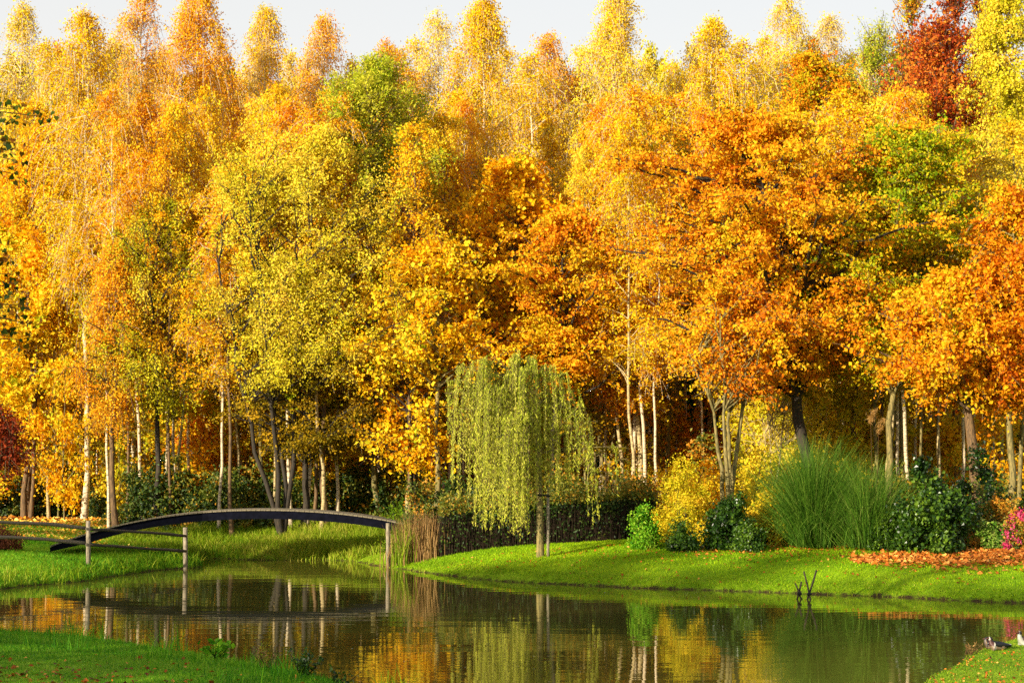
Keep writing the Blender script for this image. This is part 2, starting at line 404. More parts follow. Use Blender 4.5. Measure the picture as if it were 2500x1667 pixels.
# ------------------------------------------------------------------ shrubs
def shrub_meshes(seed, Rx, Ry, H, n, leaf, mat, aspect=.75, clumps=60, sig=.16, stemmat='bark_dark', stems=14, h0=.0, shell=.55, up=0.0, patch=.22, bias=.5, fill=1):
    rng = np.random.default_rng(seed)
    d = rdir(clumps, rng); d[:, 2] = np.abs(d[:, 2]) * 1.15 - .12
    r = rng.uniform(shell, 1, clumps)[:, None]
    a_ = np.arctan2(d[:, 1], d[:, 0]); ph = rng.uniform(0, 6.28, 3)
    lob = (1 + .2 * np.sin(2 * a_ + ph[0]) + .16 * np.sin(3 * a_ + d[:, 2] * 4 + ph[1]) + .14 * np.sin(7 * d[:, 2] + ph[2]) + rng.normal(0, .1, clumps))[:, None]
    cc = d * r * lob * np.array([[Rx, Ry, (H - h0) * .93]]); cc[:, 2] = np.clip(cc[:, 2] + h0, .1, H * 1.12)
    ci = rng.integers(0, clumps, n)
    c = cc[ci] + rng.normal(0, sig, (n, 3)) * rng.uniform(.5, 1.3, clumps)[ci][:, None]
    c[:, 2] = np.abs(c[:, 2])
    tint = np.repeat(np.clip(bias + patch * rng.normal(0, .8, clumps)[ci] + rng.normal(0, .17, n), .01, .99), 4)
    V, f = leaves(c, leaf * rng.uniform(.6, 1.25, n), aspect, rdir(n, rng) + np.array([0, 0, up]), rdir(n, rng) + np.array([-.2, -.5, .6]), rng)
    cr = mesh_np('foliage', V, f, mat, tint)
    k = min(clumps, stems * 3); b = rng.normal(0, .12, (k, 3)) * np.array([[Rx, Ry, 0]]); b[:, 2] = -.1
    ts = np.linspace(0, 1, 5)[None, :, None]; tip = cc[:k]
    mid = b + (tip - b) * np.array([[.3, .3, .7]])
    pa = (1 - ts) ** 2 * b[:, None] + 2 * ts * (1 - ts) * mid[:, None] + ts ** 2 * tip[:, None]
    V, f = tubes(pa, np.linspace(.022, .006, 5)[None] * np.ones((k, 1)), 4)
    st = mesh_np('stems', V, f, stemmat, smooth=True)
    return st, cr
def shrub(name, label, u, vt, vb, hw, D, group=None, depth=1.0, cat='shrub', z=None, **kw):
    _seed[0] += 1
    D = D * KD if z is None else D; x = P(u, 1200, D)[0]; z0 = g1(x, D); H = P(u, vt, D)[2] - z0; r = hw * D / F
    kw['leaf'] = kw['leaf'] * .86; t = thing(name, label, cat, (x, D, z0), 0, group)
    st, cr = shrub_meshes(_seed[0], r, r * depth, H, **kw)
    link('stems', st, t); link('foliage', cr, t)
    return t

# shading trees beside and behind the viewpoint: (x, D, shaded height, metres back, crown half width, thin crown)
CASTERS = [(-17, 68, 2.2, 50, 4.2, 1), (-13, 67, 1.4, 48, 4.2, 1), (-8, 65, .5, 48, 4.0, 1), (-19, 61, 1.2, 40, 4.0, 1), (-3.4, 55.0, .1, 52, 4.0, 0), (0, 55.2, .3, 56, 4.2, 1), (0, 54.9, .2, 61, 4.2, 1), (3.6, 55.4, .5, 60, 4.2, 1), (4.5, 55.2, .4, 65, 4.2, 1),
           (-2, 51, .2, 54, 4.2, 1), (2, 51, .3, 57, 4.2, 1), (8, 54, .7, 62, 4.0, 1), (6, 47, .4, 58, 4.2, 1), (10, 46, .5, 62, 4.2, 1), (14, 48, .6, 60, 4.2, 1)]

# ------------------------------------------------------------------ ground and water
def axis(a, b, step, lo, hi, grow=1.22):
    core = list(np.arange(a, b + step / 2, step)); s = step; v = core[-1]
    while v < hi: s *= grow; v += s; core.append(v)
    s = step; v = core[0]; pre = []
    while v > lo: s *= grow; v -= s; pre.append(v)
    return np.array(pre[::-1] + core)
gx = axis(-19, 19, .22, -2500, 2500); gy = axis(24, 72, .22, -300, 4000)
XX, YY = np.meshgrid(gx, gy); Z = gz(XX.ravel(), YY.ravel()); D_ = sland(XX.ravel(), YY.ravel())
x_, y_ = XX.ravel(), YY.ravel()
edge = 69.8 + .8 * np.sin(x_ * .5) - 11.2 * np.clip((x_ + 4.0) / 3, 0, 1) + 2 * (x_ < -12)
litter = np.clip((y_ - edge) / 3, 0, 1) * .95
litter = np.maximum(litter, .5 * np.exp(-((x_ + 14) / 4.5) ** 2 - ((y_ - 69) / 5) ** 2))
litter = np.maximum(litter, .30 * np.exp(-((y_ - 56) / 1.2) ** 2) * (x_ > 4.5))
litter = np.maximum(litter, .36 * np.exp(-((x_ + 7.5) / 2.6) ** 2 - ((y_ - 29.0) / 2.0) ** 2))
mud = np.where(D_ < .2, .5 - .9 * np.clip(D_, 0, 1) , 0); mud = np.where(D_ < 0, 1, mud)
mud = np.maximum(mud, .2 * (D_ < .8))
nx, ny = len(gx), len(gy); I = np.arange(nx * ny).reshape(ny, nx)
q = np.stack([I[:-1, :-1], I[:-1, 1:], I[1:, 1:], I[1:, :-1]], -1).reshape(-1, 4)
gr = link('ground', mesh_np('ground', np.stack([x_, y_, Z], 1), q, 'ground', smooth=True, extra={'litter': litter, 'mud': mud}))
tagit(gr, 'green lawn banks around the pond running back under the trees', None, None, 'structure')
V = np.array([[-78, 22, 0], [40, 22, 0], [40, 67, 0], [-78, 67, 0.]])
wa = link('pond_water', mesh_np('pond_water', V, np.array([[0, 1, 2, 3]]), 'water'))
tagit(wa, 'still dark pond mirroring yellow trees', None, None, 'structure')

# ------------------------------------------------------------------ trees in front rows
BACK = 'birches rising above the wood'
# (name, label, u, v_top, v_bottom, half width, D, kwargs)
B = dict(prof='birch', bark='bark_birch', leaf=.105, droop=.85, limbs=80, twigs=11, twl=1.25, sig=.1, rt=.11, wob=.004, nleaf=17000)
def birch(label, u, vt, vb, hw, D, mat, cat='birch', **kw):
    k = dict(B); k.update(mat=mat); k.update(kw); hw *= 1.32; q_ = int(u * 7) % 5; k['prof'] = 'birch2' if q_ in (0, 2, 3) else 'birch'; hw *= (.82 if k['prof'] == 'birch2' else 1)
    ub_ = k.pop('ub', None); k['ub'] = ub_ if ub_ is not None else u + (q_ - 2) * 14
    return tree('birch_tree', label, cat, u, vt, vb, hw, D, BACK, **k)
birch('thin pale gold birch top poking up near the left edge of the wood', 45, 12, 520, 95, 100, 'pale', nleaf=9000)
birch('golden birch with bare wispy tip and long white trunk standing by the left bank', 195, 30, 760, 105, 85, 'gold', ub=205, rt=.12, nleaf=26000, limbs=110)
birch('sparse orange birch with drooping sprays next to the broad orange birch', 345, -20, 640, 78, 92, 'amber', nleaf=9500)
birch('broad orange birch with the tallest dense crown of the left half', 465, -30, 680, 118, 90, 'amber', nleaf=27000, limbs=110)
birch('orange weeping birch curtain low beneath the broad orange birch', 340, 240, 800, 110, 86, 'amber', nleaf=21000, bias=.4)
birch('small yellow birch top standing free against the sky left of the orange one', 640, 22, 520, 72, 98, 'gold', nleaf=9000)
birch('yellow birch top with orange lower sprays beside the rounded green tree', 790, 38, 520, 78, 96, 'amber', nleaf=10500)
birch('low orange birch top behind the rounded green tree', 940, 100, 450, 70, 104, 'amber', nleaf=8000)
birch('sparse wispy birch top with scattered leaves right of the green tree', 1062, 32, 520, 82, 102, 'pale', nleaf=7500)
birch('tall golden birch with straight white trunk rising above the willow', 1180, 0, 700, 118, 88, 'gold', ub=1176, rt=.13, nleaf=24000, limbs=110)
birch('short amber birch between the two tallest central birches', 1352, 82, 560, 78, 98, 'amber', nleaf=10500)
birch('tallest yellow birch with a leaning white trunk right of centre', 1515, -40, 640, 108, 90, 'pale', ub=1575, rt=.13, nleaf=23000, limbs=100)
birch('wide pale yellow birch like a full plume left of the big orange oak', 1745, 55, 760, 118, 86, 'gold', nleaf=27000, limbs=110, bias=.6)
birch('airy pale birch top touching the upper edge above the orange oak', 1938, -20, 520, 88, 98, 'pale', nleaf=9500)
birch('faint pinkish birch tip beside the airy pale birch', 2036, 38, 420, 55, 103, 'pale', nleaf=4500, bias=.35)
birch('pale yellow birch of middle height left of the spire birch in front of sky', 265, 95, 520, 80, 104, 'gold', nleaf=9000)
birch('gold birch filling the wood between orange crown and small yellow top', 560, 190, 760, 105, 95, 'amber', nleaf=16000)
birch('gold birch behind the pale pink seeded shrub in mid wood', 1265, 210, 700, 90, 97, 'gold', nleaf=13000)
birch('yellow leafy birch filling the dip right of the tallest birch', 1625, 240, 720, 75, 95, 'pale', nleaf=10000)

T = tree
WD = 'broadleaved trees of the wood'
T('maple_tree', 'gold and orange maple low at the left edge behind the dark overhanging leaves', 'maple', 70, 380, 900, 140, 88, WD, prof='round', mat='maple', leaf=.19, nleaf=15000, droop=.3, bias=.35)
T('maple_tree', 'bright yellow maple filling the left edge at mid height', 'maple', 60, 560, 1060, 160, 87, WD, prof='round', mat='maple', leaf=.2, nleaf=15000, bias=.6)
T('birch_tree', 'salmon orange birch low in front of the long white trunk', 'birch', 285, 600, 1010, 90, 80, WD, prof='birch', mat='amber', bark='bark_brown', leaf=.1, nleaf=15000, droop=.8, bias=.45)
T('lime_tree', 'broad lime yellow tree with fanned limbs above the footbridge', 'tree', 640, 335, 930, 275, 78, WD, prof='dome', mat='lime', bark='bark_dark', leaf=.11, aspect=.6, nleaf=60000, limbs=150, twigs=16, droop=.25, stems=4, rt=.13, rise=1.1, ub=690, patch=.22, bias=.62)
T('lime_tree', 'smaller lime green tree hanging over the left of the footbridge', 'tree', 390, 480, 985, 150, 81, WD, prof='round', mat='lime', bark='bark_dark', leaf=.1, nleaf=20000, limbs=80, droop=.8, bias=.3)
T('ash_tree', 'rounded green tree standing out among the gold birches', 'tree', 935, 160, 560, 165, 81, WD, prof='col', mat='green', leaf=.13, aspect=.5, nleaf=30000, limbs=90, droop=.2, bias=.82, bark='bark_green')
T('ash_tree', 'dark olive tree below the rounded green tree', 'tree', 880, 340, 900, 135, 83, WD, prof='round', mat='olive', leaf=.13, nleaf=22000, limbs=90, droop=.3, bias=.6)
T('alder_tree', 'amber and olive tree with fine twigs right of the lime yellow one', 'tree', 800, 520, 980, 120, 79, WD, prof='round', mat='mixed', leaf=.12, nleaf=19000, droop=.3, bias=.45, patch=.2)
T('elder_tree', 'thin bare tree hung with dusky pink seed clusters', 'tree', 1000, 470, 800, 85, 79.5, WD, prof='dome', mat='seed', bark='bark_pale', leaf=.09, nleaf=4500, limbs=45, droop=.3, rise=1.2)
T('maple_tree', 'bright yellow large leaved maple just left above the willow', 'maple', 1070, 600, 890, 175, 77, WD, prof='dome', mat='maple', leaf=.19, nleaf=9500, limbs=60, droop=.3, bias=.55, bark='bark_green', patch=.28)
T('maple_tree', 'golden maple with branches low behind the reeds beside the willow', 'maple', 1010, 830, 1130, 150, 77.5, WD, prof='round', mat='maple', leaf=.2, nleaf=4600, limbs=50, droop=.3, bias=.45, bark='bark_dark')
T('maple_tree', 'orange tinted maple with large pale leaves in upper mid wood', 'maple', 1250, 400, 780, 130, 82, WD, prof='round', mat='maple', leaf=.22, nleaf=11000, limbs=70, bias=.4, bark='bark_green')
T('maple_tree', 'yellow maple clump beside tall green stems right of centre', 'maple', 1480, 330, 800, 120, 83, WD, prof='round', mat='maple', leaf=.2, nleaf=12000, limbs=70, bias=.6, bark='bark_green', stems=3)
T('oak_tree', 'rust brown young oak hanging directly over the willow', 'oak', 1380, 520, 950, 150, 78, WD, prof='round', mat='rust', leaf=.15, nleaf=22000, limbs=90, bias=.72, bark='bark_dark', ub=1352, flat=.4)
T('oak_tree', 'orange oak crown between the willow and the broad orange oak', 'oak', 1560, 640, 1000, 90, 80, WD, prof='round', mat='rust', leaf=.13, nleaf=14000, limbs=70, bias=.72, bark='bark_pale', flat=.4)
T('hazel_shrub_tree', 'low yellow green sapling under the yellow maple clump', 'tree', 1610, 480, 900, 85, 84, WD, prof='round', mat='lime', leaf=.13, nleaf=10000, bias=.5, bark='bark_green')
T('oak_tree', 'broad orange oak with dark trunk behind the pampas grass', 'oak', 1840, 285, 915, 345, 71, WD, ub=1966, prof='round', mat='rust', leaf=.14, nleaf=72000, limbs=190, twigs=16, droop=.2, rise=.5, rt=.24, bark='bark_dark', bias=.66, patch=.2, flat=.4)
T('oak_tree', 'brown gold oak top behind the broad orange oak', 'oak', 2010, 130, 620, 135, 84, WD, prof='dome', mat='mixed', leaf=.14, nleaf=22000, limbs=90, bias=.6, bark='bark_dark', patch=.18, flat=.4)
T('oak_tree', 'broad dull red oak crown in the upper right', 'oak', 2320, 70, 480, 125, 82, WD, prof='round', mat='crimson', leaf=.15, nleaf=13000, limbs=80, rise=1.3, droop=-.2, bias=.66, patch=.4)
T('oak_tree', 'narrow dark red oak shoot rising above the dull red oak', 'oak', 2338, -15, 300, 42, 83, WD, prof='col', mat='crimson', leaf=.14, nleaf=2200, limbs=26, rise=2.5, droop=-.8, bias=.4, twl=.7)
T('oak_tree', 'narrow yellow spiky shoot left of the dull red oak', 'oak', 2248, -5, 320, 26, 83, WD, prof='col', mat='mixed', leaf=.13, nleaf=1500, limbs=24, rise=2.5, droop=-.8, bias=.6, twl=.6)
T('oak_tree', 'narrow golden spiky shoot right of the dull red oak', 'oak', 2398, -5, 320, 24, 83, WD, prof='col', mat='rust', leaf=.13, nleaf=1300, limbs=22, rise=2.5, droop=-.8, bias=.7, twl=.6)
T('oak_tree', 'strip of red and orange leaves between the orange oak and green beech', 'oak', 2095, 390, 700, 55, 76, WD, prof='round', mat='crimson', leaf=.14, nleaf=7000, limbs=50, bias=.6, flat=.4)
T('ash_tree', 'sparse fresh green tree top against the sky at upper right', 'tree', 2185, 78, 520, 85, 92, WD, prof='col', mat='green', leaf=.13, aspect=.5, nleaf=9000, limbs=60, droop=-.3, rise=1.4, bias=.75)
T('beech_tree', 'large green and orange beech spreading across the right side', 'beech', 2245, 310, 905, 250, 70.5, WD, ub=2170, prof='round', mat='mixed', leaf=.13, nleaf=56000, limbs=150, twigs=16, droop=.25, rt=.13, bark='bark_green', bias=.33, patch=.2, flat=.4)
T('beech_tree', 'tall yellow green tree filling the top right corner', 'tree', 2478, -30, 620, 115, 80, WD, prof='birch2', mat='lime', leaf=.12, nleaf=30000, limbs=110, droop=.5, bias=.5, bark='bark_green', flat=.4)
T('maple_tree', 'red orange maple at the right edge', 'maple', 2480, 480, 985, 140, 68, WD, ub=2470, prof='round', mat='rust', leaf=.15, nleaf=26000, limbs=100, bias=.5, bark='bark_green', rt=.13)
T('maple_tree', 'golden orange maple on the leaning brown trunk at the right', 'maple', 2320, 690, 935, 185, 68, WD, ub=2405, prof='round', mat='rust', leaf=.16, nleaf=30000, limbs=110, bias=.68, rt=.24, bark='bark_brown', rise=.9)
T('oak_tree', 'shaded russet oak sapling behind the middle of the footbridge', 'oak', 770, 880, 1100, 170, 79, WD, ub=735, prof='round', mat='olive', leaf=.12, nleaf=17000, limbs=80, twigs=13, bias=.5, rt=.15, bark='bark_dark', droop=.2, patch=.3, flat=.4)
T('red_maple_tree', 'dark red shaded maple low at the left edge', 'maple', -10, 1020, 1140, 60, 72, WD, prof='round', mat='crimson', leaf=.12, nleaf=5000, limbs=40, bias=.15, rt=.06)
T('hazel_tree', 'yellow green tree behind the pampas grass', 'tree', 1880, 960, 1200, 120, 79, WD, prof='round', mat='yellowbush', leaf=.15, nleaf=9000, limbs=50, bias=.6, bark='bark_pale')
T('bare_tree', 'small leafless forked tree left of the pampas grass', 'tree', 1888, 990, 1090, 70, 72, WD, ub=1893, prof='dome', mat='yellowbush', leaf=.06, nleaf=700, limbs=26, twigs=8, bark='bark_pale', rise=1.8, stems=3, rt=.05, droop=-.3)
T('multi_stemmed_tree', 'four stemmed tree growing out of the round yellow shrub', 'tree', 1775, 690, 950, 150, 69, WD, ub=1780, prof='round', mat='rust', leaf=.14, nleaf=9000, limbs=60, bark='bark_green', rise=1.6, stems=4, rt=.12, bias=.55, flat=.4)

# ------------------------------------------------------------------ saplings, poles and deep wood from shared kinds
_lib = {}
def lib(kind):
    if kind not in _lib:
        s = 900 + len(_lib)
        if kind.startswith('pole'):
            mat = {'a': 'gold', 'b': 'amber', 'c': 'pale', 'd': 'maple'}[kind[-1]]
            bk = {'a': 'bark_pale', 'b': 'bark_birch', 'c': 'bark_green', 'd': 'bark_brown'}[kind[-1]]
            _lib[kind] = tree_meshes(s, 16, 6.6, 1.5, prof='col', nleaf=7000, leaf=.13, mat=mat, bark=bk, rt=.07, wob=.0035, droop=.6, limbs=50, twigs=9, twl=.9)
        elif kind.startswith('fill'):
            mat = {'a': 'gold', 'b': 'olive', 'c': 'mixed', 'd': 'amber', 'e':'lime'}[kind[-1]]
            _lib[kind] = tree_meshes(s, 15, 4.2, 2.6, prof='dome', nleaf=15000, leaf=.16, mat=mat, bark='bark_brown', rt=.11, droop=.4, limbs=80, twigs=10, twl=1.0)
        elif kind.startswith('sap'):
            mat = {'a': 'maple', 'b': 'yellowbush', 'c': 'lime', 'd': 'rust', 'e': 'maple', 'f': 'olive'}[kind[-1]]; th = kind[-1] in 'ef'
            _lib[kind] = tree_meshes(s, 5.0, .6, 1.5, prof='round', nleaf=1300 if th else 3600, leaf=.19 if th else .17, mat=mat, bark='bark_green', rt=.035, droop=.2, limbs=30, twigs=8, twl=.7, sig=.1, bias=.4 if th else .5, flat=.5 if th else 1)
        elif kind.startswith('deep'):
            mat = {'a': 'darkgreen', 'b': 'olive'}[kind[-1]]
            _lib[kind] = tree_meshes(s, 15, .5, 3.6, prof='dome', nleaf=26000, leaf=.26, mat=mat, bark='bark_dark', rt=.2, droop=.2, limbs=110, twigs=12, twl=1.2, sig=.2)
        elif kind.startswith('thin'):
            _lib[kind] = tree_meshes(s, 15, .8, 3.6, prof='dome', nleaf=4600, leaf=.26, mat='olive', bark='bark_dark', rt=.2, droop=.2, limbs=90, twigs=10, twl=1.3, sig=.25)
    return _lib[kind]
def copy_tree(name, label, cat, u, D, vt, kind, group, wide=1.0, rz=None):
    D *= KD; wide = wide * .9
    x = P(u, 1200, D)[0]; z = g1(x, D); H0 = {'po': 16, 'fi': 15, 'sa': 5, 'de': 15}[kind[:2]]
    k = (P(u, vt, D)[2] - z) / H0
    kk = (wide if wide else 1)
    return place_tree(name, label, cat, x, D, z, lib(kind), group, R.uniform(0, 6.28) if rz is None else rz, (kk, kk, k))
SKYPOS = ['near the left edge', 'in the dip left of the broad orange birch', 'on the left shoulder of the broad orange birch', 'on the right shoulder of the broad orange birch', 'in the dip right of the broad orange birch',
          'between the two small free standing tops', 'just left of the second free standing top', 'in the wide dip above the rounded green tree', 'right of the low orange top', 'before the sparse wispy top', 'left of the tall birch over the willow',
          'right of the tall birch over the willow', 'left of the short amber birch', 'right of the short amber birch', 'on the left flank of the tallest birch', 'on the right flank of the tallest birch', 'in the dip right of the tallest birch',
          'left of the wide plume birch', 'right of the wide plume birch', 'left of the airy birch at the upper edge', 'between the airy birch and the pinkish tip', 'right of the pinkish tip', 'left of the fresh green top', 'left of the red oak', 'right of the red oak']
# poles: photo columns where thin trunks show between the crowns
def zone(u):
    for lim, nm in [(130, 'at the left edge of the wood'), (260, 'beside the long white birch trunk'), (420, 'behind the left end of the footbridge'),
                    (620, 'above the rising half of the footbridge'), (860, 'above the falling half of the footbridge'),
                    (1080, 'between the footbridge and the willow'), (1260, 'behind the left half of the willow'), (1420, 'behind the right half of the willow'),
                    (1620, 'in the gap right of the willow'), (1800, 'behind the round yellow shrub'), (2010, 'behind the tall pampas grass'),
                    (2150, 'behind the second pampas grass'), (2290, 'above the large dark shrub'), (2600, 'behind the right hand trunks')]:
        if u < lim: return nm
sky_birches = [(105, 105, 'a'), (300, 175, 'c'), (410, 110, 'b'), (520, 90, 'b'), (590, 165, 'a'), (700, 130, 'c'), (745, 130, 'b'), (850, 150, 'a'), (985, 118, 'b'), (1010, 100, 'c'), (1110, 130, 'a'), (1235, 120, 'a'), (1300, 135, 'a'), (1420, 120, 'c'), (1470, 90, 'a'), (1580, 150, 'c'), (1650, 160, 'a'), (1695, 110, 'c'), (1820, 100, 'a'), (1880, 90, 'a'), (1985, 95, 'c'), (2085, 130, 'c'), (2140, 110, 'a'), (2270, 100, 'a'), (2400, 70, 'a')]
ORD = ['first', 'second', 'third', 'fourth', 'fifth', 'sixth', 'seventh', 'eighth', 'ninth', 'tenth', 'eleventh', 'twelfth', 'thirteenth', 'fourteenth', 'fifteenth', 'sixteenth', 'seventeenth', 'eighteenth', 'nineteenth', 'twentieth', 'last but two', 'last but one', 'last', 'final', 'outermost']
def ordered(items, phrase):
    """items sorted by column -> label with its place in its zone"""
    cnt = {}; out = []
    tot = {}
    for it in sorted(items, key=lambda i: i[0]): tot[zone(it[0])] = tot.get(zone(it[0]), 0) + 1
    for it in sorted(items, key=lambda i: i[0]):
        zn = zone(it[0]); cnt[zn] = cnt.get(zn, 0) + 1
        o = ORD[cnt[zn] - 1]
        if tot[zn] == 1: out.append((it, f'{phrase(it)} {zn}'))
        else: out.append((it, f'{o} {phrase(it)} from the left {zn}'))
    return out
poles = [(75, 86.5, 'd'), (28, 92, 'c'), (140, 90, 'b'), (172, 96, 'a'), (240, 92, 'd'), (275, 97, 'a'), (308, 84, 'd'), (346, 84, 'b'), (380, 88, 'd'), (405, 98, 'b'), (430, 83, 'b'),
         (452, 94, 'c'), (475, 90, 'b'), (500, 86, 'a'), (527, 98, 'c'), (556, 92, 'b'), (576, 88, 'a'), (596, 86, 'b'), (625, 97, 'c'), (655, 95, 'd'), (692, 86, 'b'), (705, 84, 'd'), (748, 79, 'b'), (770, 96, 'a'),
         (800, 90, 'c'), (836, 88, 'b'), (868, 95, 'd'), (905, 92, 'b'), (938, 97, 'a'), (985, 88, 'd'), (1006, 77.5, 'd'), (1046, 94, 'b'), (1078, 82, 'd'),
         (1120, 88, 'c'), (1188, 86, 'a'), (1293, 85, 'b'), (1345, 92, 'a'), (1440, 90, 'a'), (1474, 84, 'b'), (1488, 93, 'a'), (1498, 82, 'd'), (1507, 88, 'b'), (1516, 80, 'a'), (1540, 80, 'b'), (1560, 95, 'd'), (1580, 79, 'b'), (1603, 83, 'a'),
         (1655, 88, 'd'), (1700, 90, 'a'), (1835, 86, 'b'), (1920, 92, 'a'), (2042, 80, 'a'), (2070, 92, 'd'), (2112, 90, 'c'), (2163, 78, 'd'), (2190, 76, 'c'), (2203, 79, 'a'), (2214, 82, 'c'), (2226, 77, 'b'), (2243, 80, 'c'),
         (2268, 94, 'd'), (2300, 82, 'c'), (2343, 81, 'b'), (2356, 84, 'd'), (2378, 80, 'b'), (2414, 88, 'c'), (2440, 94, 'd'), (2487, 71, 'c')]
poles += [(u + R.uniform(-9, 9), R.uniform(78, 88), 'abcabd'[i % 6]) for i, u in enumerate([118, 262, 322, 362, 396, 418, 442, 465, 488, 512, 540, 566, 586, 612, 640, 668, 720, 762, 786, 818, 850, 885, 925, 955])]
poles += [(u, R.uniform(80, 90), 'cabb'[i % 4]) for i, u in enumerate([1020, 1060, 1095, 1135, 1432, 1455, 1466, 1482, 1530, 1550, 1570, 1592, 1625, 1648, 1682, 1722, 1870, 1945, 2020, 2060, 2095, 2128, 2150, 2178, 2212, 2235, 2255, 2285, 2320, 2332, 2425, 2440])]
poles += [(u, D, k) for u, D, k in [(2146, 74, 'c'), (2172, 73, 'a'), (2197, 73.5, 'b'), (2209, 75, 'c'), (2222, 72.5, 'b'), (2247, 74, 'c'), (2296, 75, 'a'), (2346, 74, 'b'), (2050, 76, 'a'), (1608, 77, 'b'), (1545, 76.5, 'a')]]
bn = {'a': 'slim pale barked tree', 'b': 'slim whitish birch pole', 'c': 'slim greenish barked tree', 'd': 'slim dark barked tree'}
for (u, D, k), lab in ordered(poles, lambda it: bn[it[2]]):
    vt = 300 + R.uniform(-90, 120); wd = R.uniform(.8, 1.2)
    copy_tree('slender_tree', lab, 'tree', u, D, vt, 'pole_' + k, 'slender trunks of the wood', wd)
fills = [(u + R.uniform(-18, 18), R.uniform(98, 112), 'abcde'[i % 5]) for i, u in enumerate(range(-60, 2600, 88))]
fn = {'a': 'deep set golden tree', 'b': 'deep set olive tree', 'c': 'deep set green orange tree', 'd': 'deep set amber tree', 'e': 'deep set lime tree'}
for (u, D, k), lab in ordered(fills, lambda it: fn[it[2]]):
    copy_tree('woodland_tree', lab, 'tree', u, D, 160 + R.uniform(-45, 60) + (50 if 800 < u < 1150 else 0), 'fill_' + k, 'trees deep in the wood', R.uniform(.9, 1.2))
skn = {'a': 'small gold birch top on the skyline', 'b': 'small orange birch top on the skyline', 'c': 'small pale birch top on the skyline'}
_sc = {}
for u, vt, k in sky_birches:
    if k not in _sc: _sc[k] = tree_meshes(700 + ord(k), 19, 9, 2.0, prof='birch', bark='bark_birch', leaf=.11, droop=.85, limbs=60, twigs=10, twl=1.25, sig=.1, rt=.1, wob=.004, nleaf=8000, mat={'a': 'gold', 'b': 'amber', 'c': 'pale'}[k])
    D = (99 + 5 * R.uniform(-1, 1)) * KD; x = P(u, 1200, D)[0]; z = g1(x, D); q_ = (P(u, vt, D)[2] - z) / 19
    sky_lab = 'small %s birch top on the skyline, %s' % ({'a': 'gold', 'b': 'orange', 'c': 'pale'}[k], SKYPOS[sky_birches.index((u, vt, k))])
    place_tree('birch_tree', sky_lab, 'birch', x, D, z, _sc[k], BACK, R.uniform(0, 6.28), (R.uniform(.8, 1.2),) * 2 + (q_,))
saps = [(u + R.uniform(-14, 14), R.uniform(84, 95), ['a', 'b', 'a', 'c', 'a', 'b', 'd'][i % 7]) for i, u in enumerate(range(-20, 2540, 88))]
sn = {'e': 'thinly leaved golden sapling', 'f': 'thinly leaved olive brown sapling', 'a': 'low golden maple sapling', 'b': 'low bright yellow sapling', 'c': 'low lime green sapling', 'd': 'low rust orange sapling'}
saps += [(1925, 76, 'c'), (2010, 75, 'b'), (2075, 76, 'b'), (2110, 79, 'c'), (1950, 74.5, 'c'), (2200, 77, 'b'), (2150, 80, 'a'), (2262, 79, 'b'), (2335, 78, 'a'), (330, 86, 'b'), (505, 84, 'a'), (880, 82, 'a'), (700, 86, 'a')]
thin = [(u + R.uniform(-10, 10), R.uniform(84.5, 92), 'ef'[i % 2]) for i, u in enumerate(range(150, 1010, 48))] + [(1440, 80, 'f'), (1540, 82, 'e'), (1610, 84, 'e'), (2240, 80, 'e'), (2330, 78, 'e'), (2430, 76, 'e')]
saps += thin
for (u, D, k), lab in ordered(saps, lambda it: sn[it[2]]):
    copy_tree('sapling', lab, 'sapling', u, D, 930 + R.uniform(-60, 110), 'sap_' + k, 'saplings between the trunks', R.uniform(.8, 1.25))
deep = [(u, 122 + 8 * (i % 2), 'ab'[i % 2]) for i, u in enumerate(range(-200, 2800, 150))]
dn = {'a': 'rearmost dark green tree', 'b': 'rearmost olive tree'}
for (u, D, k), lab in ordered(deep, lambda it: dn[it[2]]):
    copy_tree('dense_tree', lab, 'tree', u, D, 270 + R.uniform(-30, 40), 'deep_' + k, 'dense trees closing the wood', R.uniform(1.1, 1.4))

# trees on the near left side of the pond, outside the frame, that shade the water and lawns
def caster(x, D, zs, t, lab, w=3.6, thin=0):
    """tree whose top shades height zs at (x, D), t metres back along the light"""
    px, py = x - t * math.sin(SUN_AZ), D - t * math.cos(SUN_AZ)
    z = g1(px, py); H = zs + t * math.tan(SUN_EL) - z
    place_tree('park_tree', lab, 'tree', px, py, z, lib('thin_a' if thin else 'deep_' + 'ab'[len(_cast) % 2]), 'park trees behind the viewer', random.uniform(0, 6), (w / 3.6, w / 3.6, H / 15)); _cast.append(1)
_cast = []
for x, D, zs, t, w, th_ in CASTERS:
    caster(x, D, zs, t, '%s tall bushy park tree beside the pond, outside the picture' % ORD[len(_cast)], w, th_)

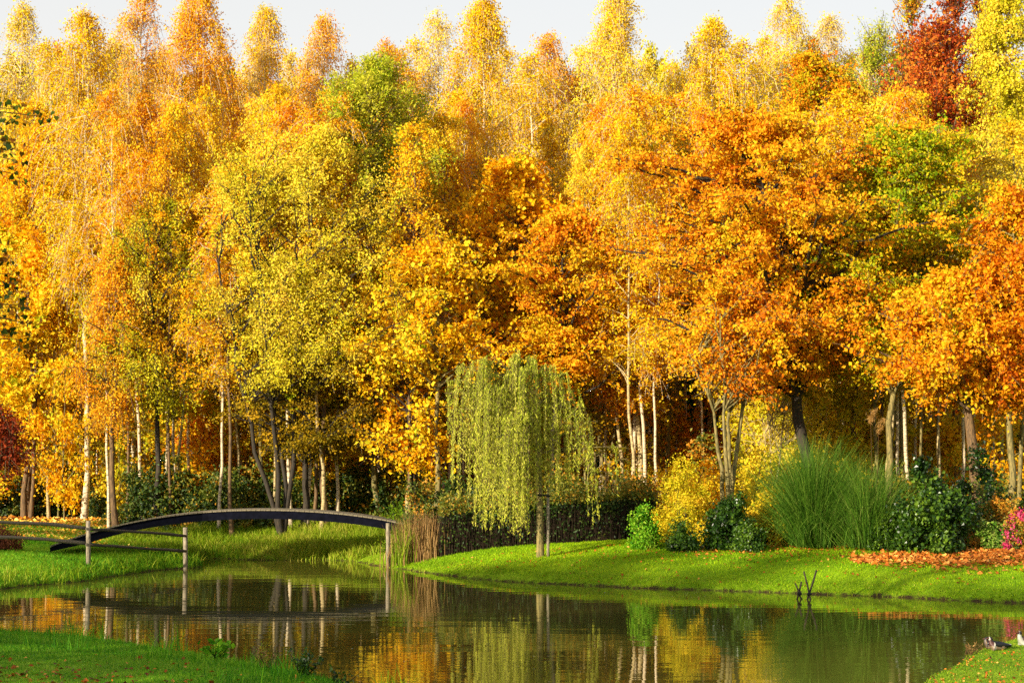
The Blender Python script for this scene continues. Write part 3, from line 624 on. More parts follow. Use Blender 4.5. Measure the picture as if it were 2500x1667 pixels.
# ------------------------------------------------------------------ weeping willow
def willow():
    rng = np.random.default_rng(5); D = 56.4
    x0 = P(1319, 1200, D)[0]; z0 = g1(x0, D)
    t = thing('weeping_willow', 'weeping willow with yellow green strands hanging to the lawn beside the pond', 'willow', (x0, D, z0))
    base = np.array([x0, D, z0])
    top = P(1262, 905, D) - base
    K = 9; tz = np.linspace(0, 1, K); tr = np.zeros((K, 3))
    ctrl = [np.array([0, 0, -.15]), P(1318, 1215, D) - base, P(1312, 1080, D) - base, P(1290, 980, D) - base, top]
    for d in range(3): tr[:, d] = np.interp(tz * 4, range(5), [c[d] for c in ctrl])
    r = np.interp(tz, [0, .05, .4, 1], [.125, .105, .08, .025])
    parts = [tubes(tr[None], r[None], 10)]
    # hanging curtains: (u, v top, v bottom, half width, depth offset, strands)
    cur = [(1092, 930, 1130, 14, .1, 14), (1120, 898, 1225, 22, -.3, 26), (1164, 882, 1300, 22, -.7, 34), (1204, 918, 1250, 18, -.2, 24), (1200, 950, 1305, 22, -1.0, 26),
           (1234, 915, 1180, 18, .2, 22), (1258, 872, 1290, 20, -.6, 34), (1275, 905, 1300, 18, -1.0, 28), (1250, 1030, 1315, 40, -1.5, 46), (1230, 1075, 1290, 30, -1.3, 24), (1300, 880, 1250, 20, -.5, 26),
           (1326, 908, 1200, 18, .1, 24), (1350, 900, 1220, 20, -.3, 26), (1384, 915, 1200, 18, -.2, 24), (1405, 955, 1170, 16, .2, 16), (1335, 960, 1210, 34, .9, 14), (1180, 980, 1220, 34, 1.0, 12), (1270, 950, 1220, 40, 1.1, 14),
           (1420, 985, 1180, 14, -.3, 14), (1440, 1025, 1160, 10, .3, 8), (1084, 960, 1110, 9, .2, 9), (1112, 905, 1150, 12, .6, 14), (1415, 1030, 1230, 10, .1, 5), (1450, 1085, 1280, 10, -.1, 8), (1482, 1110, 1250, 8, .1, 3), (1508, 1090, 1260, 9, -.2, 6), (1106, 1000, 1180, 14, -.5, 10)]
    C, A, S, TI = [], [], [], []
    for ci, (u, vt, vb, hw, dy, ns) in enumerate(cur):
        tip = P(u, vt, D + dy) - base
        hz = np.interp(tip[2] - .6, tr[:, 2], np.arange(K)); st = np.array([np.interp(hz, np.arange(K), tr[:, d]) for d in range(3)])
        if u > 1405 or vt > 1020: st = np.array([np.interp(3.6 if u > 1405 else 5.2, np.arange(K), tr[:, d]) for d in range(3)])
        ts = np.linspace(0, 1, 8)[:, None]; mid = (st + tip) / 2 + np.array([0, 0, .1 if u > 1405 else .45])
        arch = (1 - ts) ** 2 * st + 2 * ts * (1 - ts) * mid + ts ** 2 * tip
        parts.append(tubes(arch[None], np.linspace(.014 if u > 1405 else .03, .006, 8)[None], 6))
        ctint = rng.normal(0, .08) - (.1 if dy > .5 else 0)
        for k in range(int(ns * .85)):
            a = rng.uniform(.35, 1.0) ** .6; o = np.array([np.interp(a * 7, np.arange(8), arch[:, d]) for d in range(3)])
            o = o + np.array([rng.normal(0, hw * D / F * .33), rng.normal(0, .16), rng.uniform(-.05, .12)])
            side = np.array([rng.normal(0, .095) + (.12 if tip[0] > st[0] else -.1), rng.normal(0, .12), 0])
            zb = (P(u, vb, D)[2] - base[2]) + abs(rng.normal(0, .95)); ln = max(.35, o[2] - zb)
            m = 16; q = np.linspace(0, 1, m)
            pth = o[None] + side[None] * (1 - np.exp(-q * 3))[:, None]; pth[:, 2] += .06 * np.sin(np.minimum(q * 9, math.pi)) - ln * q ** 1.15
            pth[:, :2] += np.cumsum(rng.normal(0, .012, (m, 2)), 0)
            parts.append(tubes(pth[None], np.linspace(.006, .003, m)[None], 3))
            nl = int(ln * 30); w = rng.uniform(0, m - 1.01, nl); i = w.astype(int); f = (w - i)[:, None]
            C.append(pth[i] * (1 - f) + pth[i + 1] * f + rng.normal(0, .022, (nl, 3)))
            A.append(np.stack([rng.normal(0, .55, nl), rng.normal(0, .5, nl), -np.abs(rng.normal(.9, .25, nl))], 1))
            S.append(rng.uniform(.06, .13, nl)); TI.append(np.clip(.42 + .22 * w / m + ctint + rng.normal(0, .1) + rng.normal(0, .16, nl) + .1 * min(1, max(0, (1400 - u) / 250)), .01, .99))
    V, f = join(parts); link('trunk', mesh_np('trunk', V, f, 'bark_green', smooth=True), t)
    C, A, S, TI = map(np.concatenate, (C, A, S, TI))
    V, f = leaves(C, S, .23, A, None, rng)
    link('crown', mesh_np('crown', V, f, 'willow', np.repeat(TI, 4)), t)
willow()
def tube_obj(name, pts, r, mat, parent=None, sides=10, caps=True):
    V, f = tubes(np.array(pts, float)[None], np.broadcast_to(np.array(r, float), (len(pts),))[None], sides)
    me = mesh_np(name, V, f, mat, smooth=True)
    if caps:
        import bmesh
        bm = bmesh.new(); bm.from_mesh(me)
        bmesh.ops.holes_fill(bm, edges=[e for e in bm.edges if e.is_boundary], sides=0)
        for fc in bm.faces: 
            if len(fc.verts) > 4: fc.smooth = False
        bm.to_mesh(me); bm.free()
    return link(name, me, parent)
# support stake tied to the willow
xs = P(1338, 1200, 56.3)[0]; zs = g1(xs, 56.3)
st = thing('tree_stake', 'round timber stake strapped to the willow trunk', 'stake', (xs, 56.3, zs))
tube_obj('post', [(0, 0, -.2), (0.0, 0, .6), (0, 0, P(1338, 1205, 56.3)[2] - zs)], .042, 'timber_grey', st)
zc = P(1330, 1209, 56.25)[2] - zs
tube_obj('strap', [(P(1308, 1209, 56.25)[0] - xs, -.09, zc + .02), (-.1, -.08, zc), (.07, -.06, zc - .015)], .03, 'strap_rubber', st, 6)

# ------------------------------------------------------------------ footbridge
def box_path(top, bot, y0, y1, mat, name, parent):
    """solid strip between a top and a bottom line, from depth offset y0 to y1"""
    n = len(top); V = []
    for a, b in zip(top, bot):
        V += [(a[0], a[1] + y0, a[2]), (a[0], a[1] + y1, a[2]), (b[0], b[1] + y1, b[2]), (b[0], b[1] + y0, b[2])]
    f = []
    for i in range(n - 1):
        for k in range(4): f.append((4 * i + k, 4 * i + (k + 1) % 4, 4 * i + 4 + (k + 1) % 4, 4 * i + 4 + k))
    f += [(3, 2, 1, 0), (4 * n - 4, 4 * n - 3, 4 * n - 2, 4 * n - 1)]
    return link(name, mesh_np(name, np.array(V, float), np.array(f), mat), parent)
tu = [118, 150, 182, 214, 268, 328, 387, 447, 536, 596, 645, 750, 830, 896, 952, 1000]
tv = [1333, 1322, 1316 - 3, 1299, 1285, 1273, 1261, 1253, 1246, 1243.5, 1243, 1246, 1252, 1260.5, 1270, 1281]
uu = np.linspace(122, 1000, 60); vv = np.interp(uu, tu, tv)
pf = np.polyfit(np.array(tu), np.array(tv), 5); vv = np.polyval(pf, uu)
DD = np.interp(uu, [122, 500, 1000], [58.0, 60.5, 60.6])
topl = [P(u, v, d) for u, v, d in zip(uu, vv, DD)]
botl = [P(u, v + 23 - 9 * max(0, (190 - u) / 70), d) for u, v, d in zip(uu, vv, DD)]
br = thing('footbridge', 'low arched black footbridge over the narrow end of the pond', 'footbridge', tuple(topl[30]))
off = topl[30]
loc = lambda L_: [p - off for p in L_]
box_path([p - (0, 0, .045) for p in loc(topl)], loc(botl), 0, .09, 'bridge_paint', 'side_beam', br)
box_path([p - (0, 0, .045) for p in loc(topl)], loc(botl), 1.25, 1.34, 'bridge_paint', 'side_beam', br)
# deck boards laid across: one mesh
Vb, Fb = [], []
ll = np.array(loc(topl)); cum = np.concatenate([[0], np.cumsum(np.linalg.norm(np.diff(ll, axis=0), axis=1))]); s = .02; o = 0
while s + .13 < cum[-1]:
    a = np.array([np.interp(s, cum, ll[:, d]) for d in range(3)]); b = np.array([np.interp(s + .132, cum, ll[:, d]) for d in range(3)])
    j = random.uniform(-.012, .012); th = .04
    for p in (a, b):
        for (yy, zz) in ((-.05 + j, 0), (1.39 + j, 0), (1.39 + j, -th), (-.05 + j, -th)): Vb.append((p[0], p[1] + yy, p[2] + zz + .002))
    Fb += [(o, o + 1, o + 5, o + 4), (o + 1, o + 2, o + 6, o + 5), (o + 2, o + 3, o + 7, o + 6), (o + 3, o, o + 4, o + 7), (o + 3, o + 2, o + 1, o), (o + 4, o + 5, o + 6, o + 7)]
    o += 8; s += .143
link('deck', mesh_np('deck', np.array(Vb), np.array(Fb), 'bridge_board'), br)
for yy in (-.12, 1.5):
    pb = P(948, 1300, 59.9); zz = g1(pb[0], pb[1] + yy)
    pt = P(947.5, 1276, 59.9)
    tube_obj('support_post', [np.array([pb[0] + .02, pb[1] + yy, zz - .25]) - off, np.array([pb[0], pb[1] + yy, .8]) - off, np.array([pt[0], pt[1] + yy, pt[2]]) - off], [.07, .062, .06], 'timber_grey', br)
pe = P(995, 1290, 60.6)
for yy in (.15, 1.2):
    tube_obj('support_post', [np.array([pe[0], pe[1] + yy, g1(pe[0], pe[1] + yy) - .2]) - off, np.array([pe[0], pe[1] + yy, pe[2] - .1]) - off], .07, 'timber_grey', br)

# ------------------------------------------------------------------ rail fence
D1, D2 = 56.0, 59.0
def fence_post(u, vt, D, lab, r=.062):
    x = P(u, 1300, D)[0]; z = g1(x, D); t = P(u, vt, D)[2]
    o = tube_obj('fence_post', [(x + .01, D, z - .4), (x, D, (z + t) / 2), (x - .01, D, t)], [r * 1.05, r, r * .97], 'timber_grey')
    tagit(o, lab, 'fence post', 'posts of the rail fence')
fence_post(216, 1271, D1, 'weathered fence post standing in grass in front of the bridge foot')
fence_post(453, 1287, D2, 'leaning weathered fence post at the water edge before the bridge', .066)
def rail(pts, lab, r=.05, back=.09):
    n = 12; us = np.linspace(pts[0][0], pts[-1][0], n); vs = np.interp(us, [p[0] for p in pts], [p[1] for p in pts]); ds = np.interp(us, [pts[0][0], pts[-1][0]], [pts[0][2], pts[-1][2]])
    L_ = [P(u, v, d) + np.array([0, back, random.uniform(-.008, .008)]) for u, v, d in zip(us, vs, ds)]
    o = tube_obj('fence_rail', L_, [r * random.uniform(.85, 1.1) for _ in L_], 'rail_wood', sides=7)
    tagit(o, lab, 'fence rail', 'rails of the timber fence')
rail([(-90, 1272, 54.2), (0, 1275, 54.6), (100, 1278, 55), (222, 1290, D1)], 'upper dark pole rail running out of the frame at the left')
rail([(212, 1290, D1), (300, 1296, 60), (380, 1300, 60), (455, 1307, D2)], 'upper dark pole rail between the two fence posts', .043, -.09)
rail([(-90, 1309, 54.2), (0, 1311, 54.6), (110, 1316, 55), (222, 1327, D1)], 'lower dark pole rail running out of the frame at the left')
rail([(212, 1328, D1), (300, 1334, 60), (455, 1345, D2)], 'lower dark pole rail between the two fence posts', .042, -.09)

# ------------------------------------------------------------------ crossed stakes in the pond
def crossed(lab, legs, u0, v0):
    D = CAMZ * F / (v0 - VH); b = P(u0, v0, D)
    t = thing('crossed_stakes', lab, 'stakes', tuple(b), 0, 'crossed stakes in the pond')
    for k, (ut, vt, ub_, vb_, r) in enumerate(legs):
        a = P(ut, vt, D) - b; c = P(ub_, vb_, D) - b; dn = c + (c - a) * .35
        y = .03 * (1 if k % 2 else -1)
        tube_obj('stake', [a + (0, y, 0), (a + c) / 2 + (0.008, y, 0), c + (0, y, 0), dn + (0, y, 0)], [r * .95, r * 1.02, r, r], 'stake_wet', t, 8)
    tube_obj('tie', [np.array([-.045, -.05, .1]), np.array([0, -.06, .115]), np.array([.05, -.05, .1])], .035, 'strap_rubber', t, 6)
crossed('tall pair of crossed stakes standing in the pond', [(1962, 1394, 1977, 1458, .02), (1994, 1391, 1973, 1458, .022)], 1975, 1460)
crossed('short pair of crossed stakes left of the tall pair', [(1941, 1423, 1952, 1452, .018), (1957, 1419, 1949, 1452, .02), (1947, 1450, 1955, 1458, .016)], 1951, 1459)

# ------------------------------------------------------------------ hedge and reeds
def hedge():
    rng = np.random.default_rng(12)
    A, Bp = np.array([P(1070, 1300, 59.8)[0], 59.8]), np.array([P(1600, 1300, 60.6)[0], 60.6])
    x, y = A; t = thing('hedge', 'long dark bare stemmed hedge behind the willow with green top', 'hedge', (x, y, g1(x, y)))
    z0 = g1(x, y); n = 4800; a = rng.uniform(0, 1, n); nrm = np.array([-(Bp - A)[1], (Bp - A)[0]]); nrm /= np.linalg.norm(nrm)
    q = A + a[:, None] * (Bp - A) + rng.uniform(-.4, .4, n)[:, None] * nrm
    zb = gz(q[:, 0], q[:, 1]) - z0; h = rng.uniform(.75, 1.3, n) + .12 * np.sin(a * 23)
    p = np.zeros((n, 4, 3))
    for k, s_ in enumerate(np.linspace(0, 1, 4)):
        p[:, k, :2] = q - A + rng.normal(0, .05, (n, 2)) * s_; p[:, k, 2] = zb - .05 + h * s_
    V, f = tubes(p, np.linspace(.009, .004, 4)[None] * rng.uniform(.6, 1.3, (n, 1)), 3)
    link('stems', mesh_np('stems', V, f, 'twigdark', rng.uniform(.0, .45, len(V))), t)
    m = 22000; a = rng.uniform(0, 1, m); q = A + a[:, None] * (Bp - A) + rng.normal(0, .3, m)[:, None] * nrm
    zb = gz(q[:, 0], q[:, 1]) - z0; hh = np.where(rng.uniform(size=m) < .5, rng.normal(1.22, .2, m) + .12 * np.sin(a * 23) + .08 * np.sin(a * 61), rng.uniform(.1, 1.3, m))
    hh = np.maximum(hh, .03); c = np.stack([q[:, 0] - x, q[:, 1] - y, zb + hh], 1)
    V, f = leaves(c, rng.uniform(.05, .11, m), .6, None, rdir(m, rng) + np.array([0, -.5, .5]), rng)
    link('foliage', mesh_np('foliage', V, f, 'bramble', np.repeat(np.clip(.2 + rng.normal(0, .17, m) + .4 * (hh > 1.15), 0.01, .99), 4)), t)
hedge()
def reeds(u, D, hw, vt, n, mat, lab, spread=.12, w=.016, dep=.6, name='reed_clump'):
    _seed[0] += 1; rng = np.random.default_rng(_seed[0])
    x = P(u, 1300, D)[0]; z0 = g1(x, D); H = P(u, vt, D)[2] - z0; r = hw * D / F
    p = np.stack([rng.normal(0, r * .5, n), rng.normal(0, dep * .5, n), np.zeros(n)], 1); p[:, 2] = gz(p[:, 0] + x, p[:, 1] + D) - z0 - .03
    le = rng.normal(0, spread, (n, 3)); le[:, 2] = 0
    V, f = blades(p, H * rng.uniform(.5, 1.08, n), rng.uniform(.6, 1.4, n) * w, le, .4, rng, 4)
    o = link(name, mesh_np(name, V, f, mat, np.repeat(np.clip(rng.normal(.45, .22, n), 0, 1), 10)))
    o.location = (x, D, z0); tagit(o, lab, 'reeds')
    return o
reeds(1018, 60.0, 52, 1248, 2300, 'straw', 'dead brown reed clump at the right end of the footbridge', .12, .02)
reeds(985, 59.7, 26, 1262, 300, 'bankblade', 'thin green reeds mixed at the bridge support post', .2, .018)
shrub('shrub', 'dark green leafy shrub with yellow sprigs behind the dead reeds', 1040, 1205, 1340, 70, 60.6 / KD, depth=.9, n=9000, leaf=.1, mat='bramble', bias=.42, clumps=70, sig=.14)
shrub('shrub', 'feathery green shrub at the bridge end above the reeds', 985, 1215, 1330, 42, 61.6 / KD, n=3500, leaf=.12, aspect=.35, mat='bankblade', bias=.3, up=.5, clumps=40)

# ------------------------------------------------------------------ brambles under the wood, left
bl = [(20, 1160, 90, 89.5), (110, 1175, 80, 90.5), (230, 1180, 75, 91.5), (290, 1169, 70, 87.5), (370, 1124, 80, 81.5), (450, 1139, 75, 81.5), (530, 1154, 75, 81.5), (610, 1159, 80, 81.5),
      (690, 1149, 75, 81.5), (770, 1154, 80, 81.5), (850, 1139, 75, 81.5), (920, 1134, 65, 81.5), (400, 1094, 60, 85.5), (640, 1114, 70, 86.5), (150, 1145, 60, 93.5), (1000, 1145, 60, 81.5), (830, 1209, 70, 81.5), (690, 1219, 70, 81.5), (540, 1214, 60, 81.5)]
bdesc = ['dark tangled bramble bush', 'olive bramble thicket', 'leafy dark green bramble', 'low bramble mound with yellow leaves']
for i, ((u, vt, hw, D), lab) in enumerate(ordered(sorted(bl), lambda it: bdesc[int(it[0]) % 4])):
    shrub('bramble_bush', lab.replace('first', 'nearest the edge') if False else lab, u, vt, 1280, hw * 1.15, D, 'brambles under the trees', n=6500, leaf=.14, mat='bramble', bias=.30 + .08 * (i % 4), clumps=70, sig=.2, depth=.9)
S_ = shrub
S_('heather_bush', 'low reddish brown bush under the fence rails at the left edge', 12, 1275, 1335, 36, 66.5, n=3000, leaf=.06, mat='seed', bias=.2, clumps=40, sig=.1)

# ------------------------------------------------------------------ shrub border, right
S_('shrub', 'round yellow green shrub left of the four stemmed tree', 1672, 1150, 1300, 92, 67.5, n=17000, leaf=.075, mat='yellowbush', clumps=110, sig=.14, bias=.5, stems=20)
S_('shrub', 'orange pink flushed shrub behind the round yellow shrub', 1690, 1128, 1290, 110, 70.5, n=9000, leaf=.1, mat='maple', clumps=70, bias=.35)
S_('shrub', 'fresh light green shrub at the end of the lawn strip', 1572, 1222, 1300, 36, 65.8, n=4200, leaf=.1, aspect=.55, mat='coolblade', clumps=45, sig=.1, bias=.42)
S_('shrub', 'dark green rounded shrub before the four stemmed trunk', 1775, 1205, 1315, 58, 65, n=7500, leaf=.11, aspect=.9, mat='darkgreen', clumps=60, sig=.11, bias=.42)
S_('shrub', 'low dark green shrub in front of the round yellow shrub', 1668, 1275, 1325, 38, 64.3, n=3800, leaf=.09, mat='darkgreen', clumps=40, sig=.09, bias=.5)
S_('shrub', 'low spreading dark green shrub left of the pampas foot', 1828, 1275, 1325, 42, 64.2, n=4200, leaf=.09, mat='darkgreen', clumps=40, sig=.09, bias=.5)
S_('shrub', 'golden leaved shrub leaning on the pampas grass', 1875, 1165, 1310, 62, 66.5, n=9000, leaf=.11, mat='yellowbush', clumps=60, sig=.14, bias=.72)
S_('shrub', 'tall yellow green shrub behind the golden leaved one', 1850, 1125, 1290, 80, 70.5, n=8000, leaf=.12, mat='yellowbush', clumps=80, sig=.2, bias=.6)
S_('shrub', 'large dark green shrub right of the pampas grasses', 2272, 1130, 1320, 92, 62.6, n=19000, leaf=.13, aspect=.85, mat='darkgreen', clumps=100, sig=.15, bias=.55, patch=.2)
S_('shrub', 'small glossy dark shrub at the foot of the second pampas grass', 2148, 1272, 1325, 40, 63.2, n=4200, leaf=.09, mat='darkgreen', clumps=40, sig=.09, bias=.52)
S_('shrub', 'low bright green shrub under the large dark shrub', 2285, 1288, 1325, 42, 62.9, n=3200, leaf=.11, mat='darkgreen', clumps=36, sig=.1, bias=.72)
S_('shrub', 'thin shrub with scattered orange leaves before the dark one', 2340, 1215, 1320, 46, 63.4, n=800, leaf=.12, mat='bramble', clumps=26, sig=.14, bias=.9, stems=10)
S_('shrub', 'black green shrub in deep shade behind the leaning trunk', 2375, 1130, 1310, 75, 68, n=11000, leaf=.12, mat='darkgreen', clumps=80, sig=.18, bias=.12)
S_('shrub', 'pale grey green shrub between the two right hand trunks', 2432, 1265, 1325, 38, 62.8, n=2600, leaf=.13, aspect=.55, mat='pampas', clumps=34, sig=.1, bias=.6)
S_('shrub', 'brownish twiggy shrub behind the pale grey green one', 2440, 1200, 1320, 55, 65, n=4500, leaf=.1, mat='bramble', clumps=50, sig=.14, bias=.75)
S_('shrub', 'dark low shrub filling behind the leaning trunk foot', 2430, 1160, 1300, 80, 72, n=9000, leaf=.13, mat='bramble', clumps=70, sig=.2, bias=.45)
S_('shrub', 'green shrub in the gap behind the second pampas grass', 2160, 1170, 1300, 80, 72, n=9000, leaf=.13, mat='bramble', clumps=70, sig=.2, bias=.62)
S_('shrub', 'yellow green shrub right of the willow behind the hedge', 1560, 1150, 1290, 70, 76, n=7000, leaf=.12, mat='bramble', clumps=60, sig=.2, bias=.75)
S_('shrub', 'green undergrowth shrub behind the hedge and willow', 1380, 1160, 1290, 120, 76, n=9000, leaf=.13, mat='bramble', clumps=70, sig=.2, bias=.5)
S_('shrub', 'shaded shrub behind the left part of the hedge', 1180, 1165, 1290, 110, 74, n=9000, leaf=.13, mat='bramble', clumps=70, sig=.2, bias=.4)
S_('shrub', 'shaded shrub behind the orange pink flushed shrub', 1740, 1100, 1290, 100, 76, n=8000, leaf=.13, mat='bramble', clumps=70, sig=.2, bias=.7)
# azalea with pink blossom
az = S_('azalea', 'azalea with magenta blossom at the foot of the right hand trunk', 2492, 1245, 1325, 36, 62, n=3200, leaf=.085, mat='bramble', clumps=40, sig=.1, bias=.8)
rng = np.random.default_rng(77); k = 26
cc = rdir(k, rng) * np.array([.45, .45, .9]); cc[:, 2] = np.abs(cc[:, 2]) + .08; cc[:, 1] = -np.abs(cc[:, 1]) - .05; cc[:14, 0] = -np.abs(cc[:14, 0]) * 1.1
c = cc[rng.integers(0, k, 420)] + rng.normal(0, .055, (420, 3)); c[:, 2] = np.abs(c[:, 2])
V, f = leaves(c, rng.uniform(.04, 0.08, 420), .9, None, rdir(420, rng) + np.array([-.3, -.8, .3]), rng)
link('blossom', mesh_np('blossom', V, f, 'pink', np.repeat(rng.uniform(0, 1, 420), 4)), az)

def pampas(lab, u, vt, D, hw, n, lean=0., bias=.4, mat='pampas', plumes=()):
    _seed[0] += 1; rng = np.random.default_rng(_seed[0])
    x = P(u, 1300, D)[0]; z0 = g1(x, D); H = P(u, vt, D)[2] - z0; r = hw * D / F
    t = thing('pampas_grass', lab, 'pampas grass', (x, D, z0), 0, 'pampas grass clumps in the border')
    p = np.stack([rng.normal(0, .2, n), rng.normal(0, .2, n), np.full(n, -.03)], 1)
    th = rng.uniform(0, 2 * math.pi, n); th0 = np.abs(rng.normal(0, .34, n)); bend = rng.uniform(.1, 1.5, n) * (.5 + 2.2 * th0)
    ln = H * rng.uniform(.55, 1.12, n) * (1 + .25 * th0); K = 8; w = rng.uniform(.008, .02, n)
    cu = p.copy(); V = np.zeros((n, K + 1, 2, 3)); tw = rng.uniform(0, 6.28, n); sd = np.stack([np.cos(tw), np.sin(tw), 0 * tw], 1)
    cu[:, 0] += .35 * th0 * np.cos(th); cu[:, 1] += .35 * th0 * np.sin(th)
    for k in range(K + 1):
        f_ = k / K; an = th0 + bend * f_ ** 2
        if k: cu = cu + (ln / K)[:, None] * np.stack([np.sin(an) * np.cos(th) + lean, np.sin(an) * np.sin(th), np.cos(an)], 1)
        ww = (w * (1 - .92 * f_ ** 1.6) * .5)[:, None]; V[:, k, 0] = cu - sd * ww; V[:, k, 1] = cu + sd * ww
    V[:, :, :, 2] = np.maximum(V[:, :, :, 2], .01 * rng.uniform(0, 3, (n, 1, 1)))
    i = np.arange(n * (K + 1) * 2).reshape(n, K + 1, 2); f = np.stack([i[:, :-1, 0], i[:, :-1, 1], i[:, 1:, 1], i[:, 1:, 0]], -1).reshape(-1, 4)
    link('blades', mesh_np('blades', V, f, mat, np.repeat(np.clip(rng.normal(bias, .22, n), 0, 1), 18)), t)
    for (pu, pv, ph) in plumes:
        tp = P(pu, pv, D - .1) - np.array([x, D, z0]); bs = np.array([tp[0] * .3, 0, 0.]); ts = np.linspace(0, 1, 7)[:, None]
        pth = bs + (tp - bs) * ts + np.array([.06, 0, 0]) * np.sin(ts * 3)
        link('stalk', mesh_np('stalk', *tubes(pth[None], np.linspace(.009, .005, 7)[None], 4), 'straw', None), t)
        m = 150; q = rng.uniform(0, 1, m); c0 = tp - np.array([0, 0, ph]) + np.array([0, 0, ph * 1.15]) * q[:, None]
        c0 += rng.normal(0, .06, (m, 3)) * (np.sin(q * 2.6 + .25)[:, None]) + np.stack([.16 * (q ** 2), 0 * q, -.05 * q], 1)
        al = rng.normal(0, .8, (m, 3)) + np.array([.5, 0, .45])
        V, f = leaves(c0, rng.uniform(.09, .2, m), .05, al, None, rng)
        link('plume', mesh_np('plume', V, f, 'plume', np.repeat(rng.uniform(0, 1, m), 4)), t)
    return t
pampas('tall arching pampas grass before the dark oak trunk', 1990, 1080, 55.6, 105, 5200, -.03, .38, plumes=[])
pampas('second shorter pampas grass with brown plumes', 2118, 1122, 54.8, 72, 3200, .03, .45, plumes=[(2124, 1000, .34), (2144, 1024, .36)])

# ------------------------------------------------------------------ grass
def in_view(n, y0, y1, xm=2.0, rng=R):
    y = rng.uniform(y0, y1, n); return rng.uniform(-1, 1, n) * (.25 * y1 + xm), y
def grass(name, x, y, hf, w, mat, lab, lean=.5, bias=.5, K=2, var=.2, cat='grass'):
    n = len(x); z = gz(x, y) - .01; rng = R
    h = hf * rng.uniform(.5, 1.4, n); le = rng.normal(0, lean, (n, 3)); le[:, 2] = 0
    V, f = blades(np.stack([x, y, z], 1), h, rng.uniform(.6, 1.5, n) * w, le, .35, rng, K)
    lo = .13 * np.sin(x * .8 + 1.3 * np.sin(y * .7)) + .08 * np.sin(x * 2.7 + y * 3.1)
    o = link(name, mesh_np(name, V, f, mat, np.repeat(np.clip(rng.normal(bias, var, n) + lo, 0, 1), 2 * (K + 1))))
    return tagit(o, lab, cat, None, 'stuff')
def filt(x, y, m): return x[m], y[m]
# lawn right
x, y = in_view(260000, 45, 60, 3); d = sland(x, y); m = (d > .1) & (x > .8 * (62 - y) - 6.5) & (y < 60) & (x > -5.5)
x, y = filt(x, y, m); grass('lawn_grass', x, y, .06, .017, 'lawnblade', 'short mown lawn grass right of the pond', bias=.45)
# shore fringe right
x, y = in_view(190000, 45, 63, 3); d = sland(x, y); m = (d > -.04) & (d < .8) & (x > -5.2)
x, y = filt(x, y, m); grass('shore_grass', x, y, .075, .016, 'bankblade', 'rough grass fringe along the right shore', bias=.55, lean=.7)
# left bank
x, y = in_view(240000, 49, 69, 2); d = sland(x, y); m = (d > .03) & (x < -.1 * y - 1.9) & (x < -8.5)
x, y = filt(x, y, m); d = sland(x, y); grass('bank_grass', x, y, .07 + .10 * np.exp(-d / .8) + .06 * (y > 60), .018, 'coolblade', 'fresh grass of the left bank around the fence', bias=.45, lean=.6)
x, y = in_view(60000, 48, 64, 2); d = sland(x, y); m = (d > -.06) & (d < 1.0) & (x < -8.6) & (R.uniform(size=len(x)) < 1.1 - d)
x, y = filt(x, y, m); grass('bank_edge_grass', x, y, .34, .02, 'bankblade', 'long grass leaning over the left shore', bias=.42, lean=.45, K=3)
# far bank under the bridge
x, y = in_view(150000, 62.5, 71, 1); d = sland(x, y); m = (d > -.02) & (x > -12.6 + .0 * y) & (x < -2.6) & (y > 62.7)
x, y = filt(x, y, m); hh = .22 + .26 * np.exp(-((x + 4.9) / 1.8) ** 2) + .1 * (np.sin(x * 1.7) > .3); grass('tall_grass', x, y, hh, .022, 'bankblade', 'tall rough grass on the far bank below the bridge arch', bias=.55, lean=.5, K=3)
# near left bank
x, y = in_view(420000, 24, 40, 1); d = sland(x, y); m = (d > .0) & (x < 1.2) & (y > 25)
x, y = filt(x, y, m); d = sland(x, y); grass('near_grass', x, y, .05 + .05 * np.exp(-d / .5), .011, 'coolblade', 'bright green grass on the near bank at lower left', bias=.48, lean=.6)
x, y = in_view(60000, 24, 40, 1); d = sland(x, y); m = (d > -.03) & (d < 2.6) & (x < 1.2) & (R.uniform(size=len(x)) < np.exp(-d / 1.2)); x, y = filt(x, y, m)
cl_ = np.clip(np.sin(x * 3.1) + np.sin(x * 7.7 + 1) * .7 + np.sin(y * 4 + x * 13) * .5, 0, 1.8)
grass('near_edge_grass', x, y, .13 + .2 * cl_, .013, 'coolblade', 'longer grass tufts at the edge of the near bank', bias=.35, lean=.3, K=3)
x, y = in_view(160000, 24, 38, 1); d = sland(x, y); m = (d > .0) & (x > 3.5)
x, y = filt(x, y, m); grass('corner_grass', x, y, .045, .012, 'bankblade', 'grass of the small bank under the ducks', bias=.35, var=.28, lean=.7)

# ------------------------------------------------------------------ fallen leaves
def litterobj(name, x, y, size, mat, lab, bias=.5, up=.02):
    n = len(x); z = gz(x, y) + R.uniform(.0, .03, n) + up
    nr = R.normal(0, .5, (n, 3)) + np.array([0, 0, 1]); al = rdir(n); al[:, 2] *= .25
    V, f = leaves(np.stack([x, y, z], 1), size * R.uniform(.5, 1.3, n), .85, al, nr, R)
    o = link(name, mesh_np(name, V, f, mat, np.repeat(np.clip(R.normal(bias, .32, n), 0, 1), 4))); return tagit(o, lab, 'fallen leaves', None, 'stuff')
n = 7600; x = R.normal(13.0, 2.9, n); y = 52.2 + R.normal(0, 1.5, n) * np.clip((x - 8.0) / 3.2, 0.05, 1) + (x - 11) * .1 + R.normal(0, .35, n)
m = (sdist(x, y) > 1.2) & (x > 8.6); x, y = filt(x, y, m)
litterobj('leaf_litter', x, y, .135, 'litter', 'thick orange brown leaf litter under the right hand maples', .6)
x, y = in_view(22000, 45, 58, 2); m = (sdist(x, y) > .2) & (x > -5) & (R.uniform(size=len(x)) < np.clip((y - 47) / 20, .06, 1) * np.clip((x + 6) / 16, .15, 1)); x, y = filt(x, y, m)
